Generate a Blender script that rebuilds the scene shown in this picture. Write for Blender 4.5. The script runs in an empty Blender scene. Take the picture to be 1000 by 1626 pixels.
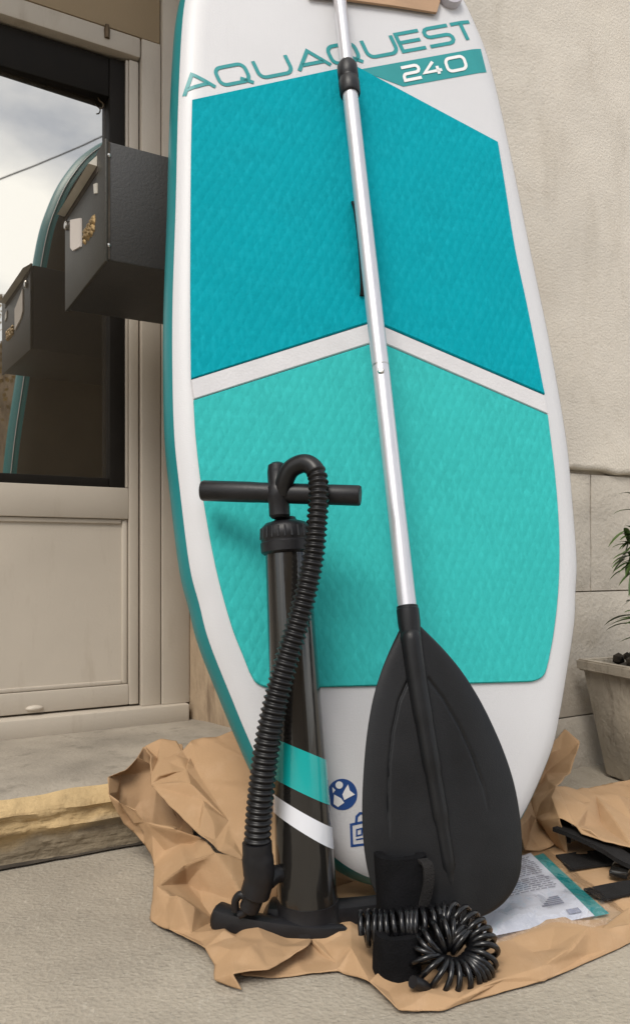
import bpy, bmesh, math, random
from mathutils import Vector, Matrix, noise
random.seed(7)
C = bpy.context.scene
col = C.collection
R = math.radians

# ------------------------------------------------------------------ camera
F, CX, HY, H = 1250.0, 500.0, 888.0, 0.43       # focal length and horizon in photo pixels, eye height in metres
cam_d = bpy.data.cameras.new('camera')
cam = bpy.data.objects.new('camera', cam_d); col.objects.link(cam)
cam.location = (0, 0, H); cam.rotation_euler = (R(90), 0, 0)
cam_d.sensor_fit = 'HORIZONTAL'; cam_d.sensor_width = 36; cam_d.lens = 45
cam_d.shift_y = 0.075; cam_d.clip_start = 0.02; cam_d.clip_end = 500
C.camera = cam

# ------------------------------------------------------------------ sky, sun, exposure
w = bpy.data.worlds.new('World'); C.world = w; w.use_nodes = True
nt = w.node_tree; nt.nodes.clear()
SUN_EL, SUN_AZ = R(52), R(200)                  # azimuth measured clockwise from +Y
out = nt.nodes.new('ShaderNodeOutputWorld'); bg = nt.nodes.new('ShaderNodeBackground')
sky = nt.nodes.new('ShaderNodeTexSky'); sky.sky_type = 'NISHITA'; sky.sun_disc = False
sky.sun_elevation = SUN_EL; sky.sun_rotation = SUN_AZ; sky.dust_density = 2.0
tc = nt.nodes.new('ShaderNodeTexCoord'); mp = nt.nodes.new('ShaderNodeMapping')
mp.inputs['Scale'].default_value = (1, 1, 2.2)
nz = nt.nodes.new('ShaderNodeTexNoise'); nz.inputs['Scale'].default_value = 2.6; nz.inputs['Detail'].default_value = 7
rp = nt.nodes.new('ShaderNodeValToRGB')
rp.color_ramp.elements[0].position = 0.40; rp.color_ramp.elements[1].position = 0.64
mx = nt.nodes.new('ShaderNodeMix'); mx.data_type = 'RGBA'
mx.inputs['B'].default_value = (16, 15.7, 15.0, 1)
nt.links.new(tc.outputs['Generated'], mp.inputs[0]); nt.links.new(mp.outputs[0], nz.inputs['Vector'])
nt.links.new(nz.outputs['Fac'], rp.inputs[0]); nt.links.new(rp.outputs[0], mx.inputs['Factor'])
nt.links.new(sky.outputs[0], mx.inputs['A']); nt.links.new(mx.outputs['Result'], bg.inputs[0])
bg.inputs[1].default_value = 0.10; nt.links.new(bg.outputs[0], out.inputs[0])
sd = bpy.data.lights.new('sun', 'SUN'); sd.energy = 1.9; sd.angle = R(24); sd.color = (1, 0.95, 0.87)
sun = bpy.data.objects.new('sun', sd); col.objects.link(sun)
tosun = Vector((math.sin(SUN_AZ)*math.cos(SUN_EL), math.cos(SUN_AZ)*math.cos(SUN_EL), math.sin(SUN_EL)))
sun.rotation_euler = tosun.to_track_quat('Z', 'Y').to_euler()
C.view_settings.view_transform = 'Standard'; C.view_settings.look = 'None'
C.view_settings.gamma = 1; C.view_settings.use_curve_mapping = False
C.view_settings.exposure = 0.32
C.cycles.max_bounces = 8

# ------------------------------------------------------------------ places: ground, wall frame, board frame
def ray(px, py): return Vector(((px-CX)/F, 1.0, (HY-py)/F))
CAM = Vector((0, 0, H))
def at(px, py, d): return CAM + ray(px, py)*d
def onz(px, py, z=0.0): return at(px, py, (H-z)*F/(py-HY))
WA = R(29.4)
WO = Vector((0, 1.32, 0)); WU = Vector((math.cos(WA), math.sin(WA), 0)); WN = Vector((math.sin(WA), -math.cos(WA), 0))
def W(a, D, z): return WO + WU*a - WN*D + Vector((0, 0, z))            # along the wall, into the wall, up
def wpx(px, py, D):
    r = ray(px, py); o = WO - WN*D
    p = CAM + r*((o-CAM).dot(WN)/r.dot(WN)); return (p-WO).dot(WU), p.z
def wa(px, D): return wpx(px, HY, D)[0]
BY, BL, BR = R(16.0), R(12.5), R(0.92)
_u = Vector((math.cos(BY), math.sin(BY), 0)); _n = Vector((math.sin(BY), -math.cos(BY), 0)); _z = Vector((0, 0, 1))
_v = _z*math.cos(BL) - _n*math.sin(BL); BN = _n*math.cos(BL) + _z*math.sin(BL)
BU = _u*math.cos(BR) + _v*math.sin(BR); BV = _v*math.cos(BR) - _u*math.sin(BR)
BO = Vector((0.1078, 1.0462, H))
def rock(v): return 0.03*max(0.0, (v-0.95)/0.2)**2
def B(u, v, n=0.0): return BO + BU*u + BV*v + BN*(n + rock(v))
def bpx(px, py, n=0.0):
    r = ray(px, py); o = BO + BN*n
    p = CAM + r*((o-CAM).dot(BN)/r.dot(BN)) - BO; return p.dot(BU), p.dot(BV)

# ------------------------------------------------------------------ materials
def mat(name, base, rough=0.6, var=0.12, vscale=8.0, bump=0.0, bscale=60.0, metal=0.0, coat=0.0, spec=0.5, dark=None, detail=5, stretch=(1, 1, 1), rvar=0.1):
    m = bpy.data.materials.new(name); m.use_nodes = True; t = m.node_tree; b = t.nodes['Principled BSDF']
    N = t.nodes.new; Lk = t.links.new
    tc = N('ShaderNodeTexCoord'); mp = N('ShaderNodeMapping'); mp.inputs['Scale'].default_value = stretch
    Lk(tc.outputs['Object'], mp.inputs[0])
    n1 = N('ShaderNodeTexNoise'); n1.inputs['Scale'].default_value = vscale; n1.inputs['Detail'].default_value = detail
    Lk(mp.outputs[0], n1.inputs['Vector'])
    r = N('ShaderNodeValToRGB'); e = r.color_ramp.elements
    d = dark or tuple(c*(1-var*1.6) for c in base); l = tuple(min(1, c*(1+var)) for c in base)
    e[0].position = .3; e[1].position = .7; e[0].color = (*d, 1); e[1].color = (*l, 1)
    Lk(n1.outputs['Fac'], r.inputs[0]); Lk(r.outputs[0], b.inputs['Base Color'])
    mr = N('ShaderNodeMapRange'); mr.inputs['To Min'].default_value = max(.02, rough-rvar); mr.inputs['To Max'].default_value = min(1, rough+rvar)
    Lk(n1.outputs['Fac'], mr.inputs[0]); Lk(mr.outputs[0], b.inputs['Roughness'])
    b.inputs['Metallic'].default_value = metal; b.inputs['Coat Weight'].default_value = coat; b.inputs['Specular IOR Level'].default_value = spec
    if bump:
        n2 = N('ShaderNodeTexNoise'); n2.inputs['Scale'].default_value = bscale; n2.inputs['Detail'].default_value = 6
        Lk(mp.outputs[0], n2.inputs['Vector'])
        bp = N('ShaderNodeBump'); bp.inputs['Strength'].default_value = min(1, bump); bp.inputs['Distance'].default_value = 0.004
        Lk(n2.outputs['Fac'], bp.inputs['Height']); Lk(bp.outputs[0], b.inputs['Normal'])
    return m
def chain(m, kind, scale, strength, dist, **kw):
    """add one more layer of relief on top of a material's bump"""
    t = m.node_tree; b = t.nodes['Principled BSDF']; N = t.nodes.new; Lk = t.links.new
    tc = N('ShaderNodeTexCoord'); src = tc.outputs[kw.get('coord', 'Object')]
    mp = N('ShaderNodeMapping'); mp.inputs['Scale'].default_value = kw.get('stretch', (1, 1, 1)); mp.inputs['Rotation'].default_value = kw.get('rot', (0, 0, 0))
    Lk(src, mp.inputs[0])
    n = N(kind); n.inputs['Scale'].default_value = scale; Lk(mp.outputs[0], n.inputs['Vector'])
    for k, v in kw.get('inp', {}).items(): n.inputs[k].default_value = v
    if 'feature' in kw: n.feature = kw['feature']
    o = n.outputs[kw.get('out', 0)]
    bp = N('ShaderNodeBump'); bp.inputs['Strength'].default_value = strength; bp.inputs['Distance'].default_value = dist
    Lk(o, bp.inputs['Height'])
    old = b.inputs['Normal'].links
    if old: Lk(old[0].from_socket, bp.inputs['Normal'])
    Lk(bp.outputs[0], b.inputs['Normal']); return m
def tint(m, scale, colour, lo, hi, stretch=(1, 1, 1), amount=1.0, detail=8, rot=(0, 0, 0)):
    """stains with a shape of their own, mixed over the base colour"""
    t = m.node_tree; b = t.nodes['Principled BSDF']; N = t.nodes.new; Lk = t.links.new
    tc = N('ShaderNodeTexCoord'); mp = N('ShaderNodeMapping'); mp.inputs['Scale'].default_value = stretch; mp.inputs['Rotation'].default_value = rot
    Lk(tc.outputs['Object'], mp.inputs[0])
    n = N('ShaderNodeTexNoise'); n.inputs['Scale'].default_value = scale; n.inputs['Detail'].default_value = detail; n.inputs['Roughness'].default_value = .65
    Lk(mp.outputs[0], n.inputs['Vector'])
    r = N('ShaderNodeMapRange'); r.inputs['From Min'].default_value = lo; r.inputs['From Max'].default_value = hi; r.inputs['To Max'].default_value = amount
    Lk(n.outputs['Fac'], r.inputs[0])
    mx = N('ShaderNodeMix'); mx.data_type = 'RGBA'; mx.inputs['B'].default_value = (*colour, 1)
    Lk(r.outputs[0], mx.inputs['Factor']); Lk(b.inputs['Base Color'].links[0].from_socket, mx.inputs['A']); Lk(mx.outputs['Result'], b.inputs['Base Color'])
    return m
M = {}
M['stucco'] = mat('stucco', (.60, .553, .485), .95, .05, 5, .38, 210)
tint(M['stucco'], 3.2, (.50, .445, .375), .5, .72, amount=.55); tint(M['stucco'], 60, (.63, .58, .50), .55, .75, amount=.5)
chain(M['stucco'], 'ShaderNodeTexNoise', 7, .25, .02, inp={'Detail': 8})
tint(M['stucco'], 1.3, (.66, .60, .50), .5, .7, amount=.6)
tint(M['stucco'], 1.0, (.44, .395, .33), .54, .74, stretch=(9, 2.2, 9), amount=.6)
tint(M['stucco'], 22, (.46, .415, .35), .60, .72, amount=.5)
M['ashlar'] = mat('ashlar', (.50, .455, .39), .9, .08, 7, .5, 120)
tint(M['ashlar'], 4, (.58, .53, .45), .5, .65, amount=.6); tint(M['ashlar'], 9, (.38, .33, .26), .55, .75, amount=.6); chain(M['ashlar'], 'ShaderNodeTexNoise', 14, .4, .012, inp={'Detail': 7})
M['mortar'] = mat('mortar', (.33, .285, .225), .95, .2, 30, .6, 150)
M['reveal'] = mat('reveal', (.36, .27, .18), .9, .2, 10, .8, 60, stretch=(1, 1, .5))
tint(M['reveal'], 14, (.16, .11, .07), .5, .66, stretch=(2, 2, .35), amount=.8)
M['concrete'] = mat('concrete', (.345, .305, .245), .92, .12, 5, .35, 260)
tint(M['concrete'], 45, (.21, .185, .15), .56, .74, amount=.7); tint(M['concrete'], 160, (.47, .43, .36), .58, .72, amount=.6); tint(M['concrete'], 2.2, (.26, .225, .175), .5, .7, amount=.6)
chain(M['concrete'], 'ShaderNodeTexNoise', 1.0, .3, .004, rot=(0, 0, R(-20)), stretch=(150, 260, 1), inp={'Detail': 5})
chain(M['concrete'], 'ShaderNodeTexVoronoi', 170, .35, .003)
tint(M['concrete'], 1.0, (.25, .22, .175), .55, .72, stretch=(130, 280, 1), rot=(0, 0, R(-20)), amount=.6)
tint(M['concrete'], 300, (.12, .105, .085), .66, .74, amount=.8)
tint(M['concrete'], 1.0, (.52, .475, .40), .57, .70, stretch=(210, 52, 1), rot=(0, 0, R(-8)), amount=.35, detail=4)
tint(M['concrete'], 1.0, (.20, .175, .14), .60, .72, stretch=(190, 60, 1), rot=(0, 0, R(-8)), amount=.4, detail=4)
M['step_top'] = mat('step_stone', (.31, .275, .225), .9, .16, 9, .5, 120)
tint(M['step_top'], 26, (.17, .15, .12), .54, .72, stretch=(1, 2.4, 1), amount=.75); tint(M['step_top'], 90, (.45, .41, .34), .6, .75, amount=.5)
def layers(m, colour, zmid, zsoft):
    """the old weathered bed of the stone below the freshly broken one, with a ragged border"""
    t = m.node_tree; b = t.nodes['Principled BSDF']; N = t.nodes.new; Lk = t.links.new
    tc = N('ShaderNodeTexCoord'); sx = N('ShaderNodeSeparateXYZ'); Lk(tc.outputs['Object'], sx.inputs[0])
    n = N('ShaderNodeTexNoise'); n.inputs['Scale'].default_value = 7; n.inputs['Detail'].default_value = 8; Lk(tc.outputs['Object'], n.inputs['Vector'])
    a = N('ShaderNodeMath'); a.operation = 'MULTIPLY_ADD'; a.inputs[1].default_value = -.12; Lk(n.outputs['Fac'], a.inputs[0]); Lk(sx.outputs['Y'], a.inputs[2])
    r = N('ShaderNodeMapRange'); r.inputs['From Min'].default_value = zmid-.06+zsoft; r.inputs['From Max'].default_value = zmid-.06-zsoft; Lk(a.outputs[0], r.inputs[0])
    mx = N('ShaderNodeMix'); mx.data_type = 'RGBA'; mx.inputs['B'].default_value = (*colour, 1)
    Lk(r.outputs[0], mx.inputs['Factor']); Lk(b.inputs['Base Color'].links[0].from_socket, mx.inputs['A']); Lk(mx.outputs['Result'], b.inputs['Base Color'])
M['step_front'] = mat('step_chipped', (.50, .36, .185), .95, .14, 14, 1, 70)
tint(M['step_front'], 14, (.26, .17, .085), .56, .68, stretch=(.6, 3.2, 1), amount=.8)
layers(M['step_front'], (.27, .22, .15), .040, .010)
chain(M['step_front'], 'ShaderNodeTexNoise', 16, .8, .012, stretch=(.5, 3.0, 1), inp={'Detail': 8})
M['door'] = mat('door_paint', (.53, .475, .40), .55, .05, 4, .10, 200)
tint(M['door'], 7, (.33, .27, .20), .56, .76, stretch=(3, 3, .6), amount=.45)
M['transom'] = mat('brown_panel', (.33, .245, .145), .6, .06, 3, .1, 200)
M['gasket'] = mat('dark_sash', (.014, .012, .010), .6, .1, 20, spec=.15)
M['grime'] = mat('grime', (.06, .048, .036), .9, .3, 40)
M['iron'] = mat('aged_brass', (.12, .085, .05), .5, .2, 60, metal=.6)
g = bpy.data.materials.new('door_glass'); g.use_nodes = True; t = g.node_tree; b = t.nodes['Principled BSDF']
b.inputs['Base Color'].default_value = (.050, .040, .028, 1); b.inputs['Roughness'].default_value = .30
gl = t.nodes.new('ShaderNodeBsdfGlossy'); gl.inputs['Color'].default_value = (.95, .93, .88, 1); gl.inputs['Roughness'].default_value = .018
ms = t.nodes.new('ShaderNodeMixShader'); ms.inputs[0].default_value = .50
nn = t.nodes.new('ShaderNodeTexNoise'); nn.inputs['Scale'].default_value = 3; tcg = t.nodes.new('ShaderNodeTexCoord'); t.links.new(tcg.outputs['Object'], nn.inputs['Vector'])
bp = t.nodes.new('ShaderNodeBump'); bp.inputs['Strength'].default_value = .05; bp.inputs['Distance'].default_value = .004
t.links.new(nn.outputs['Fac'], bp.inputs['Height']); t.links.new(bp.outputs[0], gl.inputs['Normal'])
t.links.new(b.outputs[0], ms.inputs[1]); t.links.new(gl.outputs[0], ms.inputs[2]); t.links.new(ms.outputs[0], t.nodes['Material Output'].inputs[0])
M['glass'] = g
M['pvc'] = mat('white_pvc', (.565, .565, .58), .42, .02, 6, .08, 500)
chain(M['pvc'], 'ShaderNodeTexChecker', 260, .10, .001, rot=(0, 0, R(45)))
M['rail'] = mat('teal_pvc', (.006, .20, .215), .38, .05, 8, .06, 400)
M['under'] = mat('dark_underside', (.095, .082, .060), .45, .1, 8, .06, 400)
def lattice(m, pu, pv, strength, dist):
    """staggered lozenges pressed into the foam"""
    t = m.node_tree; b = t.nodes['Principled BSDF']; N = t.nodes.new; Lk = t.links.new
    tc = N('ShaderNodeTexCoord'); nz_ = N('ShaderNodeTexNoise'); nz_.inputs['Scale'].default_value = 14
    Lk(tc.outputs['Object'], nz_.inputs['Vector'])
    ad = N('ShaderNodeVectorMath'); ad.operation = 'MULTIPLY_ADD'; ad.inputs[1].default_value = (.006, .006, 0); Lk(nz_.outputs['Color'], ad.inputs[0]); Lk(tc.outputs['Object'], ad.inputs[2])
    outs = []
    for sgn in (1, -1):
        d = N('ShaderNodeVectorMath'); d.operation = 'DOT_PRODUCT'; d.inputs[1].default_value = (math.pi/pu, sgn*math.pi/pv, 0); Lk(ad.outputs[0], d.inputs[0])
        si = N('ShaderNodeMath'); si.operation = 'SINE'; Lk(d.outputs['Value'], si.inputs[0])
        ab = N('ShaderNodeMath'); ab.operation = 'ABSOLUTE'; Lk(si.outputs[0], ab.inputs[0]); outs.append(ab)
    mu = N('ShaderNodeMath'); mu.operation = 'MULTIPLY'; Lk(outs[0].outputs[0], mu.inputs[0]); Lk(outs[1].outputs[0], mu.inputs[1])
    bp = N('ShaderNodeBump'); bp.inputs['Strength'].default_value = strength; bp.inputs['Distance'].default_value = dist
    Lk(mu.outputs[0], bp.inputs['Height'])
    old = b.inputs['Normal'].links
    if old: Lk(old[0].from_socket, bp.inputs['Normal'])
    Lk(bp.outputs[0], b.inputs['Normal'])
def eva(name, c1):
    m = mat(name, c1, .8, .045, 14, .12, 300, spec=.06)
    tint(m, 1, tuple(min(1, c*1.15+.004) for c in c1), .45, .68, stretch=(150, 50, 1), amount=.7, detail=2); tint(m, 7, tuple(c*.86 for c in c1), .5, .7, amount=.5)
    lattice(m, .0150, .0260, .24, .0022)
    if False: chain(m, 'ShaderNodeTexBrick', 1.0, .17, .002, out='Fac', inp={'Brick Width': .0105, 'Row Height': .0165, 'Mortar Size': .0038, 'Mortar Smooth': 1.0})
    return m
M['eva_deep'] = eva('deep_teal_eva', (.0015, .285, .350)); M['eva_light'] = eva('light_teal_eva', (.036, .405, .395))
M['print'] = mat('teal_print', (.010, .245, .255), .45, .04, 20); M['white_print'] = mat('white_print', (.74, .73, .73), .5, .03, 20)
M['blue_print'] = mat('blue_print', (.012, .055, .21), .5, .05, 20)
M['black'] = mat('black_plastic', (.011, .011, .013), .42, .2, 30, .06, 300, spec=.35)
M['black_gloss'] = mat('black_gloss_tube', (.014, .013, .012), .16, .15, 12, .03, 60, coat=.5, stretch=(6, 6, 1))
M['blade'] = mat('blade_plastic', (.012, .0125, .014), .36, .2, 9, .10, 700, spec=.26)
M['alu'] = mat('anodised_aluminium', (.60, .60, .63), .33, .03, 60, .04, 300, metal=.55, stretch=(1, 1, .05))
M['steel'] = mat('steel', (.55, .53, .50), .3, .1, 40, metal=1)
M['rubber'] = mat('hose_rubber', (.009, .009, .010), .36, .15, 30, spec=.35)
M['coil'] = mat('coil_urethane', (.006, .006, .007), .22, .1, 30, spec=.4, coat=.15)
M['neoprene'] = mat('neoprene', (.006, .006, .007), .9, .2, 60, .4, 500, spec=.12)
M['webbing'] = mat('webbing', (.016, .015, .015), .8, .2, 40, .5, 600, spec=.2)
M['tband'] = mat('teal_band', (.006, .36, .35), .2, .04, 14, coat=.5); M['wband'] = mat('white_band', (.70, .72, .77), .2, .03, 14, coat=.5)
M['kraft'] = mat('kraft_paper', (.40, .255, .140), .78, .06, 9, .10, 300, spec=.3)
tint(M['kraft'], 24, (.45, .30, .18), .52, .7, amount=.6)
tint(M['kraft'], 1.0, (.34, .205, .105), .55, .75, stretch=(400, 30, 60), amount=.35)
M['box'] = mat('letterbox_paint', (.030, .029, .028), .55, .06, 8, .12, 260)
M['boxfront'] = mat('letterbox_front', (.036, .033, .025), .5, .08, 8, .12, 260)
M['boxflap'] = mat('letterbox_flap', (.52, .49, .42), .35, .06, 12)
M['card'] = mat('card', (.62, .57, .53), .7, .04, 20)
M['gold'] = mat('worn_gold', (.36, .25, .12), .4, .3, 120, metal=.6)
M['paper'] = mat('booklet_paper', (.76, .78, .86), .6, .03, 20); M['ink'] = mat('ink', (.24, .25, .32), .7, .1, 50); M['leaflet'] = mat('teal_leaflet', (.012, .36, .37), .6, .05, 20)
M['pot'] = mat('weathered_pot', (.40, .355, .29), .85, .15, 9, .5, 90); tint(M['pot'], 20, (.14, .115, .085), .52, .7, stretch=(2, 2, .5), amount=.7)
M['leaf'] = mat('leaf', (.060, .105, .026), .45, .3, 30); M['stem'] = mat('stem', (.07, .06, .03), .7, .2, 30); M['soil'] = mat('soil', (.035, .026, .018), .95, .3, 80, 1, 120)
M['van'] = mat('van_paint', (.030, .032, .034), .25, .05, 3, coat=.6); M['tyre'] = mat('tyre', (.02, .02, .02), .8, .1, 20); M['lamp'] = mat('headlamp', (.6, .6, .6), .15, .05, 10)
M['tan'] = mat('brown_card', (.40, .255, .155), .8, .10, 30, .2, 120, stretch=(.3, 1, 1)); M['mauve'] = mat('grey_mauve_plastic', (.46, .44, .48), .4, .05, 20)
M['wire'] = mat('cable', (.03, .03, .03), .6, .1, 10)
# clear film: thin plastic that mostly lets light through
pf = bpy.data.materials.new('clear_film'); pf.use_nodes = True; t = pf.node_tree
tr = t.nodes.new('ShaderNodeBsdfTransparent'); gg = t.nodes.new('ShaderNodeBsdfGlossy'); gg.inputs['Roughness'].default_value = .12
ms = t.nodes.new('ShaderNodeMixShader'); lw = t.nodes.new('ShaderNodeLayerWeight'); lw.inputs[0].default_value = .30
nn = t.nodes.new('ShaderNodeTexNoise'); nn.inputs['Scale'].default_value = 45; bp = t.nodes.new('ShaderNodeBump'); bp.inputs['Strength'].default_value = .55; bp.inputs['Distance'].default_value = .006
tcg = t.nodes.new('ShaderNodeTexCoord'); t.links.new(tcg.outputs['Object'], nn.inputs['Vector']); t.links.new(nn.outputs['Fac'], bp.inputs['Height'])
t.links.new(bp.outputs[0], gg.inputs['Normal']); t.links.new(bp.outputs[0], lw.inputs['Normal'])
mth = t.nodes.new('ShaderNodeMath'); mth.operation = 'MULTIPLY_ADD'; mth.inputs[1].default_value = .5; mth.inputs[2].default_value = .03
t.links.new(lw.outputs['Facing'], mth.inputs[0])
t.links.new(mth.outputs[0], ms.inputs[0]); t.links.new(tr.outputs[0], ms.inputs[1]); t.links.new(gg.outputs[0], ms.inputs[2]); t.links.new(ms.outputs[0], t.nodes['Material Output'].inputs[0])
M['film'] = pf

# ------------------------------------------------------------------ object helpers
ROOT = {}
def thing(name, loc, label, cat, group=None, rot=None):
    o = bpy.data.objects.new(name, None); col.objects.link(o); o.location = loc; o.empty_display_size = .05
    o['label'] = label; o['category'] = cat
    if group: o['group'] = group
    ROOT[o.name] = Vector(loc); return o
def obj(name, bm, m, parent=None, smooth=40, label=None, cat=None, kind=None, origin=None, frame=None):
    """one mesh object; vertices come in world metres. frame = (u, v, n) axes: mesh stored in that frame so that materials follow it"""
    me = bpy.data.meshes.new(name)
    bmesh.ops.recalc_face_normals(bm, faces=bm.faces)
    base = ROOT[parent.name] if parent else (Vector(origin) if origin else Vector((0, 0, 0)))
    o = bpy.data.objects.new(name, me)
    mt = Matrix.Identity(4)
    if frame:
        org = frame[3]; u, v, n = frame[:3]
        mt = Matrix(((u.x, v.x, n.x, 0), (u.y, v.y, n.y, 0), (u.z, v.z, n.z, 0), (0, 0, 0, 1))); mt.translation = org - base if parent else org
        full = mt.copy(); full.translation = org
        bm.transform(full.inverted())
        o.matrix_local = mt
    else:
        bmesh.ops.translate(bm, verts=bm.verts, vec=-base)
        if not parent: o.location = base
    bm.to_mesh(me); bm.free()
    for q in (m if isinstance(m, (list, tuple)) else [m]): me.materials.append(q)
    if smooth is not None:
        me.polygons.foreach_set('use_smooth', [True]*len(me.polygons)); me.set_sharp_from_angle(angle=R(smooth))
    col.objects.link(o)
    if parent:
        o.parent = parent
        ROOT[o.name] = base if not frame else ROOT[parent.name]
        if frame or o.name not in ROOT: pass
    else: ROOT[o.name] = base
    if label: o['label'] = label
    if cat: o['category'] = cat
    if kind: o['kind'] = kind
    return o
BF = (BU, BV, BN, BO); WF = (WU, Vector((0, 0, 1)), WN, WO)
def sub(name, bm, m, part, smooth=40):
    """a sub-part: child of a part"""
    me_parent = part; base_m = Matrix.Translation(ROOT[part.parent.name]) @ part.matrix_local
    me = bpy.data.meshes.new(name); bmesh.ops.recalc_face_normals(bm, faces=bm.faces)
    bm.transform(base_m.inverted()); bm.to_mesh(me); bm.free(); me.materials.append(m)
    if smooth is not None:
        me.polygons.foreach_set('use_smooth', [True]*len(me.polygons)); me.set_sharp_from_angle(angle=R(smooth))
    o = bpy.data.objects.new(name, me); col.objects.link(o); o.parent = me_parent; return o
def hexa(bm, P, bev=0.0, seg=2):
    """box from 8 corners: 4 bottom (ccw) then 4 top"""
    v = [bm.verts.new(p) for p in P]
    fs = [bm.faces.new([v[i] for i in f]) for f in ((3, 2, 1, 0), (4, 5, 6, 7), (0, 1, 5, 4), (1, 2, 6, 5), (2, 3, 7, 6), (3, 0, 4, 7))]
    if bev:
        es = {e for f in fs for e in f.edges}
        bmesh.ops.bevel(bm, geom=list(es), offset=bev, segments=seg, affect='EDGES', profile=.5)
def wbox(bm, a0, a1, D0, D1, z0, z1, bev=0.0):
    hexa(bm, [W(a0, D0, z0), W(a1, D0, z0), W(a1, D1, z0), W(a0, D1, z0), W(a0, D0, z1), W(a1, D0, z1), W(a1, D1, z1), W(a0, D1, z1)], bev)
def tube(bm, pts, rad, seg=16, caps=True, flat=None):
    """sweep a circle along points; rad is one radius or one per point"""
    n = len(pts); rad = rad if isinstance(rad, (list, tuple)) else [rad]*n
    pts = [Vector(p) for p in pts]; rings = []
    T0 = (pts[1]-pts[0]).normalized(); a = T0.orthogonal().normalized()
    for i, p in enumerate(pts):
        T = (pts[min(i+1, n-1)]-pts[max(i-1, 0)]).normalized()
        a = (a - T*a.dot(T)).normalized(); b = T.cross(a)
        rings.append([bm.verts.new(p + (a*math.cos(2*math.pi*k/seg) + b*math.sin(2*math.pi*k/seg))*rad[i]) for k in range(seg)])
    for r0, r1 in zip(rings, rings[1:]):
        for k in range(seg): bm.faces.new((r0[k], r0[(k+1) % seg], r1[(k+1) % seg], r1[k]))
    if caps: bm.faces.new(rings[0][::-1]); bm.faces.new(rings[-1])
    return rings
def spline(P, n):
    """Catmull-Rom through P, n samples per span"""
    P = [Vector(p) for p in P]; Q = [P[0]*2-P[1]] + P + [P[-1]*2-P[-2]]; o = []
    for i in range(1, len(Q)-2):
        a, b, c, d = Q[i-1:i+3]
        for k in range(n):
            t = k/n; o.append(.5*((2*b) + (c-a)*t + (2*a-5*b+4*c-d)*t*t + (3*b-a-3*c+d)*t**3))
    o.append(P[-1]); return o
def prism(bm, loop, off, both=True):
    """closed outline (world points) extruded by vector off"""
    v0 = [bm.verts.new(p) for p in loop]; v1 = [bm.verts.new(Vector(p)+off) for p in loop]; n = len(loop)
    bm.faces.new(v1); 
    if both: bm.faces.new(v0[::-1])
    for i in range(n): bm.faces.new((v0[i], v0[(i+1) % n], v1[(i+1) % n], v1[i]))
def lathe(bm, o, axis, prof, seg=28):
    """profile (radius, height) turned about an axis"""
    axis = axis.normalized(); a = axis.orthogonal().normalized(); b = axis.cross(a); rings = []
    for r, h in prof: rings.append([bm.verts.new(o + axis*h + (a*math.cos(2*math.pi*k/seg)+b*math.sin(2*math.pi*k/seg))*max(r, 1e-5)) for k in range(seg)])
    for r0, r1 in zip(rings, rings[1:]):
        for k in range(seg): bm.faces.new((r0[k], r0[(k+1) % seg], r1[(k+1) % seg], r1[k]))
    bm.faces.new(rings[0][::-1]); bm.faces.new(rings[-1])
def rough_up(bm, amp, scale, seed=0):
    for v in bm.verts: v.co += noise.noise_vector(v.co*scale + Vector((seed, seed*.7, 0)))*amp

# ================================================================== THE SETTING
bm = bmesh.new()
n = 60
for i in range(n+1):
    for j in range(n+1):
        f = lambda k: math.copysign(abs(2*k/n-1)**3*60, 2*k/n-1)
        bm.verts.new((f(i), 1+f(j), 0))
bm.verts.ensure_lookup_table()
for i in range(n):
    for j in range(n): bm.faces.new((bm.verts[i*(n+1)+j], bm.verts[(i+1)*(n+1)+j], bm.verts[(i+1)*(n+1)+j+1], bm.verts[i*(n+1)+j+1]))
obj('pavement', bm, M['concrete'], kind='structure')

# ---- house front
DF = 0.40                                                            # depth of the door frame in its recess
a_frame = wa(300, DF)                                                # right end of the door frame
aj = (W(0, 0, 0)*0 + Vector((.262, 1.32+.5635*.262, 0)) - WO).dot(WU)  # outer corner of the opening, behind the board
al = -1.75                                                           # left corner of the opening
HT = 4.6
house = thing('house', WO, 'pale rendered stone house front with a deep door recess behind the board', 'house')
# ashlar plinth stones: courses measured on the wall, right of the opening
zA = wpx(950, 753, 0)[1]; zB = wpx(950, 939, 0)[1]; zC = wpx(950, 1133, 0)[1]
jx = wa(941, 0)
def stones(z0, z1, joints, seed):
    for k, (x0, x1) in enumerate(zip(joints, joints[1:])):
        b2 = bmesh.new(); rr = random.Random(seed*31+k); pr = rr.uniform(.000, .005)
        x0g, x1g = x0+.0015, x1-.0015
        nx, nz = 10, 6; grid = {}
        for i in range(nx+1):
            for j in range(nz+1):
                e = 0.006 if i in (0, nx) or j in (0, nz) else 0
                grid[i, j] = b2.verts.new(W(x0g+(x1g-x0g)*i/nx, -pr+e+noise.noise(Vector((x0*9+i*.7, z0*7+j*.9, seed)))*.003, z0+.0015+(z1-z0-.003)*j/nz))
        for i in range(nx):
            for j in range(nz): b2.faces.new((grid[i, j], grid[i+1, j], grid[i+1, j+1], grid[i, j+1]))
        rim = [grid[i, 0] for i in range(nx+1)] + [grid[nx, j] for j in range(1, nz+1)] + [grid[i, nz] for i in range(nx-1, -1, -1)] + [grid[0, j] for j in range(nz-1, 0, -1)]
        bk = [b2.verts.new(v.co - WN*.06) for v in rim]
        for i in range(len(rim)): b2.faces.new((rim[i], bk[i], bk[(i+1) % len(rim)], rim[(i+1) % len(rim)]))
        obj('stone_block', b2, M['ashlar'], house, 35)
stones(zB, zA, [aj, jx, jx+.47, jx+.98, jx+1.4, jx+1.95, jx+2.5], 1)
stones(zC, zB, [aj, jx+.29, jx+.78, jx+1.22, jx+1.75, jx+2.5], 2)
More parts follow.
